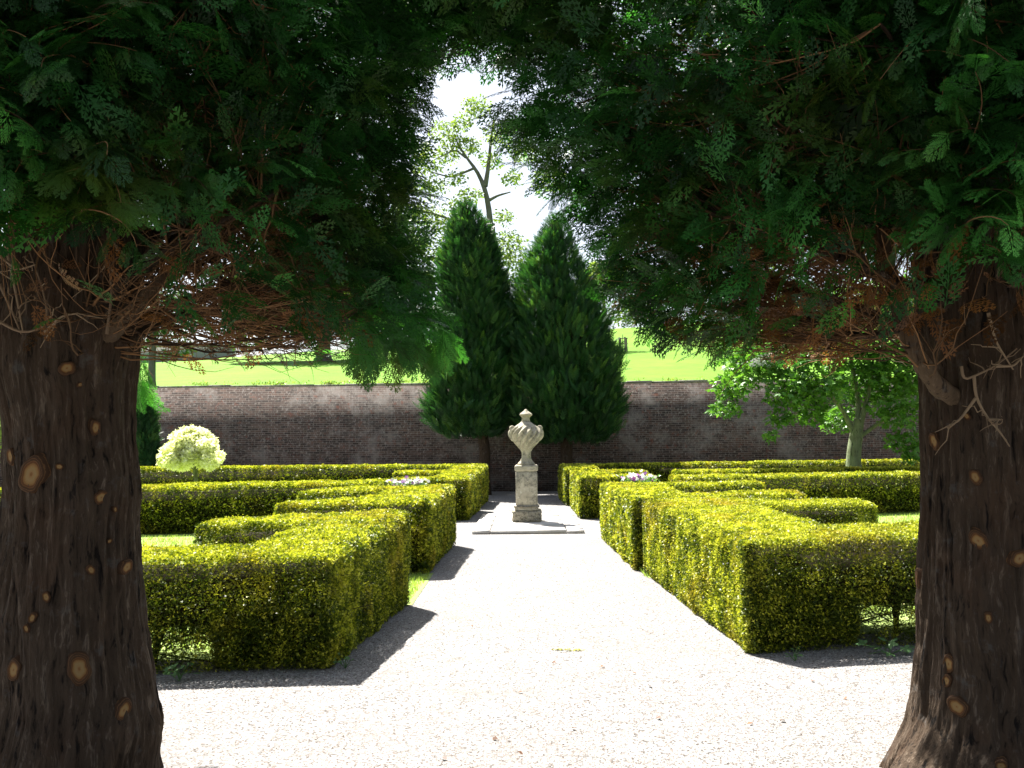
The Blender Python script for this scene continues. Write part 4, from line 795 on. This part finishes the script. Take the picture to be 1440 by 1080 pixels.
# shrubs glimpsed past the outer edges of the trunks
def shrub(label, px, py, Y, r, mat, seed):
    c = at(px, py, Y); root = thing('garden_shrub', label, 'shrub', (c[0], Y, 0)); b = MB(); cs_ = [c+rng.normal(size=3)*r*[.35, .3, .6] for _ in range(9)]; leaves(b, cs_, [(r*.5,)*3]*9, 260, .11, leaf1, seed); b.build('foliage', mat, root)
    b = MB(); b.tube([(c[0], Y, 0), (c[0]+.05, Y, c[2])], [.06, .02], 7); b.build('stem', M['greenbark'], root)
shrub('leafy green shrub past the outer edge of the left trunk', -6, 610, 24, 1.0, M['lime'], 91)
shrub('leafy green shrub past the outer edge of the right trunk', 1452, 490, 24, 1.2, M['lime'], 92)

# ------------------------------------------------------------------ flowers, weeds, fallen leaves
def flowers(label, px, py, Y, wid):
    c = at(px, py, Y); root = thing('flower_planter', label, 'flowers', (c[0], Y, 0)); h = c[2]-.10
    p = MB(); lathe(p, [(.02, .0), (.16, .01), (.15, .08), (.07, .14), (.07, .30), (.16, h-.25), (.22, h-.06), (.25, h-.02), (.25, h), (.02, h)], 28, None, c[0], Y); p.build('pot', M['plinth'], root, True)
    b = MB(); n = 260; P = np.array([c[0], Y, h])+rng.normal(size=(n, 3))*[wid*.5, .12, .04]+[0, 0, .03]; scatter(b, leaf1, P, rdir(n)+[0, 0, .6], rdir(n), .07, rng.random(n)); b.build('leaves', M['weed'], root)
    fl5 = (np.concatenate([np.array([[0, 0, 0], [math.cos(a-.5)*.7, math.sin(a-.5)*.7, .08], [math.cos(a), math.sin(a), .0], [math.cos(a+.5)*.7, math.sin(a+.5)*.7, .08]]) for a in np.arange(5)*1.2566]), np.arange(20).reshape(5, 4))
    for nm, mt, q in (('white_blossom', 'petal', 46), ('purple_blossom', 'petalp', 22)):
        b = MB(); P = c+rng.normal(size=(q, 3))*[wid*.5, .12, .03]+[0, 0, .02]; N = nrm(rng.normal(size=(q, 3))*.6+[0, -.9, .5]); scatter(b, fl5, P, np.cross(N, rdir(q)), N, rng.uniform(.035, .055, q), rng.random(q)); b.build(nm, M[mt], root)
flowers('white and purple flowers standing in front of the left hedge', 574, 679, 17.2, .32)
flowers('mauve and white flowers standing in front of the right hedge', 897, 672, 17.2, .28)
def weed(label, px, py, n, size):
    c = ground(px, py); root = thing('weed_plant', label, 'weed', c, None); b = MB()
    P = c+rng.normal(size=(n, 3))*[size*1.6, size*.6, 0]+np.stack([0*np.arange(n), 0*np.arange(n), rng.uniform(.02, .11, n)], -1); scatter(b, leaf3, P, rdir(n)*[1, 1, .3]+[0, -.3, .1], rdir(n)*.5+[0, -.5, 1], rng.uniform(.6, 1.2, n)*size, rng.random(n)); b.build('leaves', M['weed'], root)
    b = MB()
    for k in range(min(n, 9)): b.tube([c, (c+P[k])/2+[0, 0, .02], P[k]], .0025, 4)
    b.build('stalks', M['weed'], root)
weed('broad-leaved green weed under the hedge beside the right trunk', 1252, 921, 20, .07)
weed('small sprig of weed at the hedge foot on shaded gravel', 1118, 930, 8, .035)
weed('little pale weed at the hedge corner beside its shadow', 486, 940, 14, .03)
weed('tiny weeds at the hedge foot halfway along its path face', 566, 856, 12, .025)
weed('thin green weeds at the hedge foot beside the left trunk', 252, 958, 18, .05)
lt = (np.array([[0, 0, 0], [.45, .3, .16], [1, 0, .1], [.45, -.3, .2]]), np.array([[0, 1, 2, 3]]))
M['brownleaf'] = leaf_mat('fallen_brown_leaf', [(0, (.06, .03, .018)), (1, (.20, .09, .04))], None, trans=.1)
M['yellowleaf'] = leaf_mat('fallen_yellow_leaf', [(0, (.30, .30, .03)), (1, (.42, .40, .06))], None, trans=.2)
for (x, y) in [(664, 882), (765, 873), (850, 938), (783, 933), (728, 975), (912, 965), (922, 1011), (831, 988), (888, 948), (804, 1025), (736, 1063), (629, 1070), (692, 1040), (1142, 958), (1190, 985), (1105, 1015), (300, 1001), (420, 1012), (1050, 1020)]:
    b = MB(); c = ground(x, y); scatter(b, lt, np.array([c+[0, 0, .006]]), np.array([[rng.normal(), rng.normal(), .1]]), np.array([[rng.normal()*.3, rng.normal()*.3, 1.]]), rng.uniform(.03, .05), rng.random(1))
    tag(b.build('fallen_leaf', M['brownleaf']), 'small brown fallen leaf lying on the sunlit gravel', 'leaf', 'fallen leaves on the gravel')
b = MB(); q = 26; c = ground(795, 915); P = c+np.linspace(-.1, .14, q)[:, None]*[1, -.12, 0]+rng.normal(size=(q, 3))*[.008, .012, .0]+[0, 0, .008]; b.tube([c+[-.11, .013, .007], c+[.15, -.018, .007]], .002, 4); scatter(b, lt, P, rdir(q)*[1, 1, .1], rdir(q)*.3+[0, 0, 1], .028, rng.random(q)); tag(b.build('fallen_sprig', M['yellowleaf']), 'yellow green fallen sprig lying mid path on bright gravel', 'sprig')
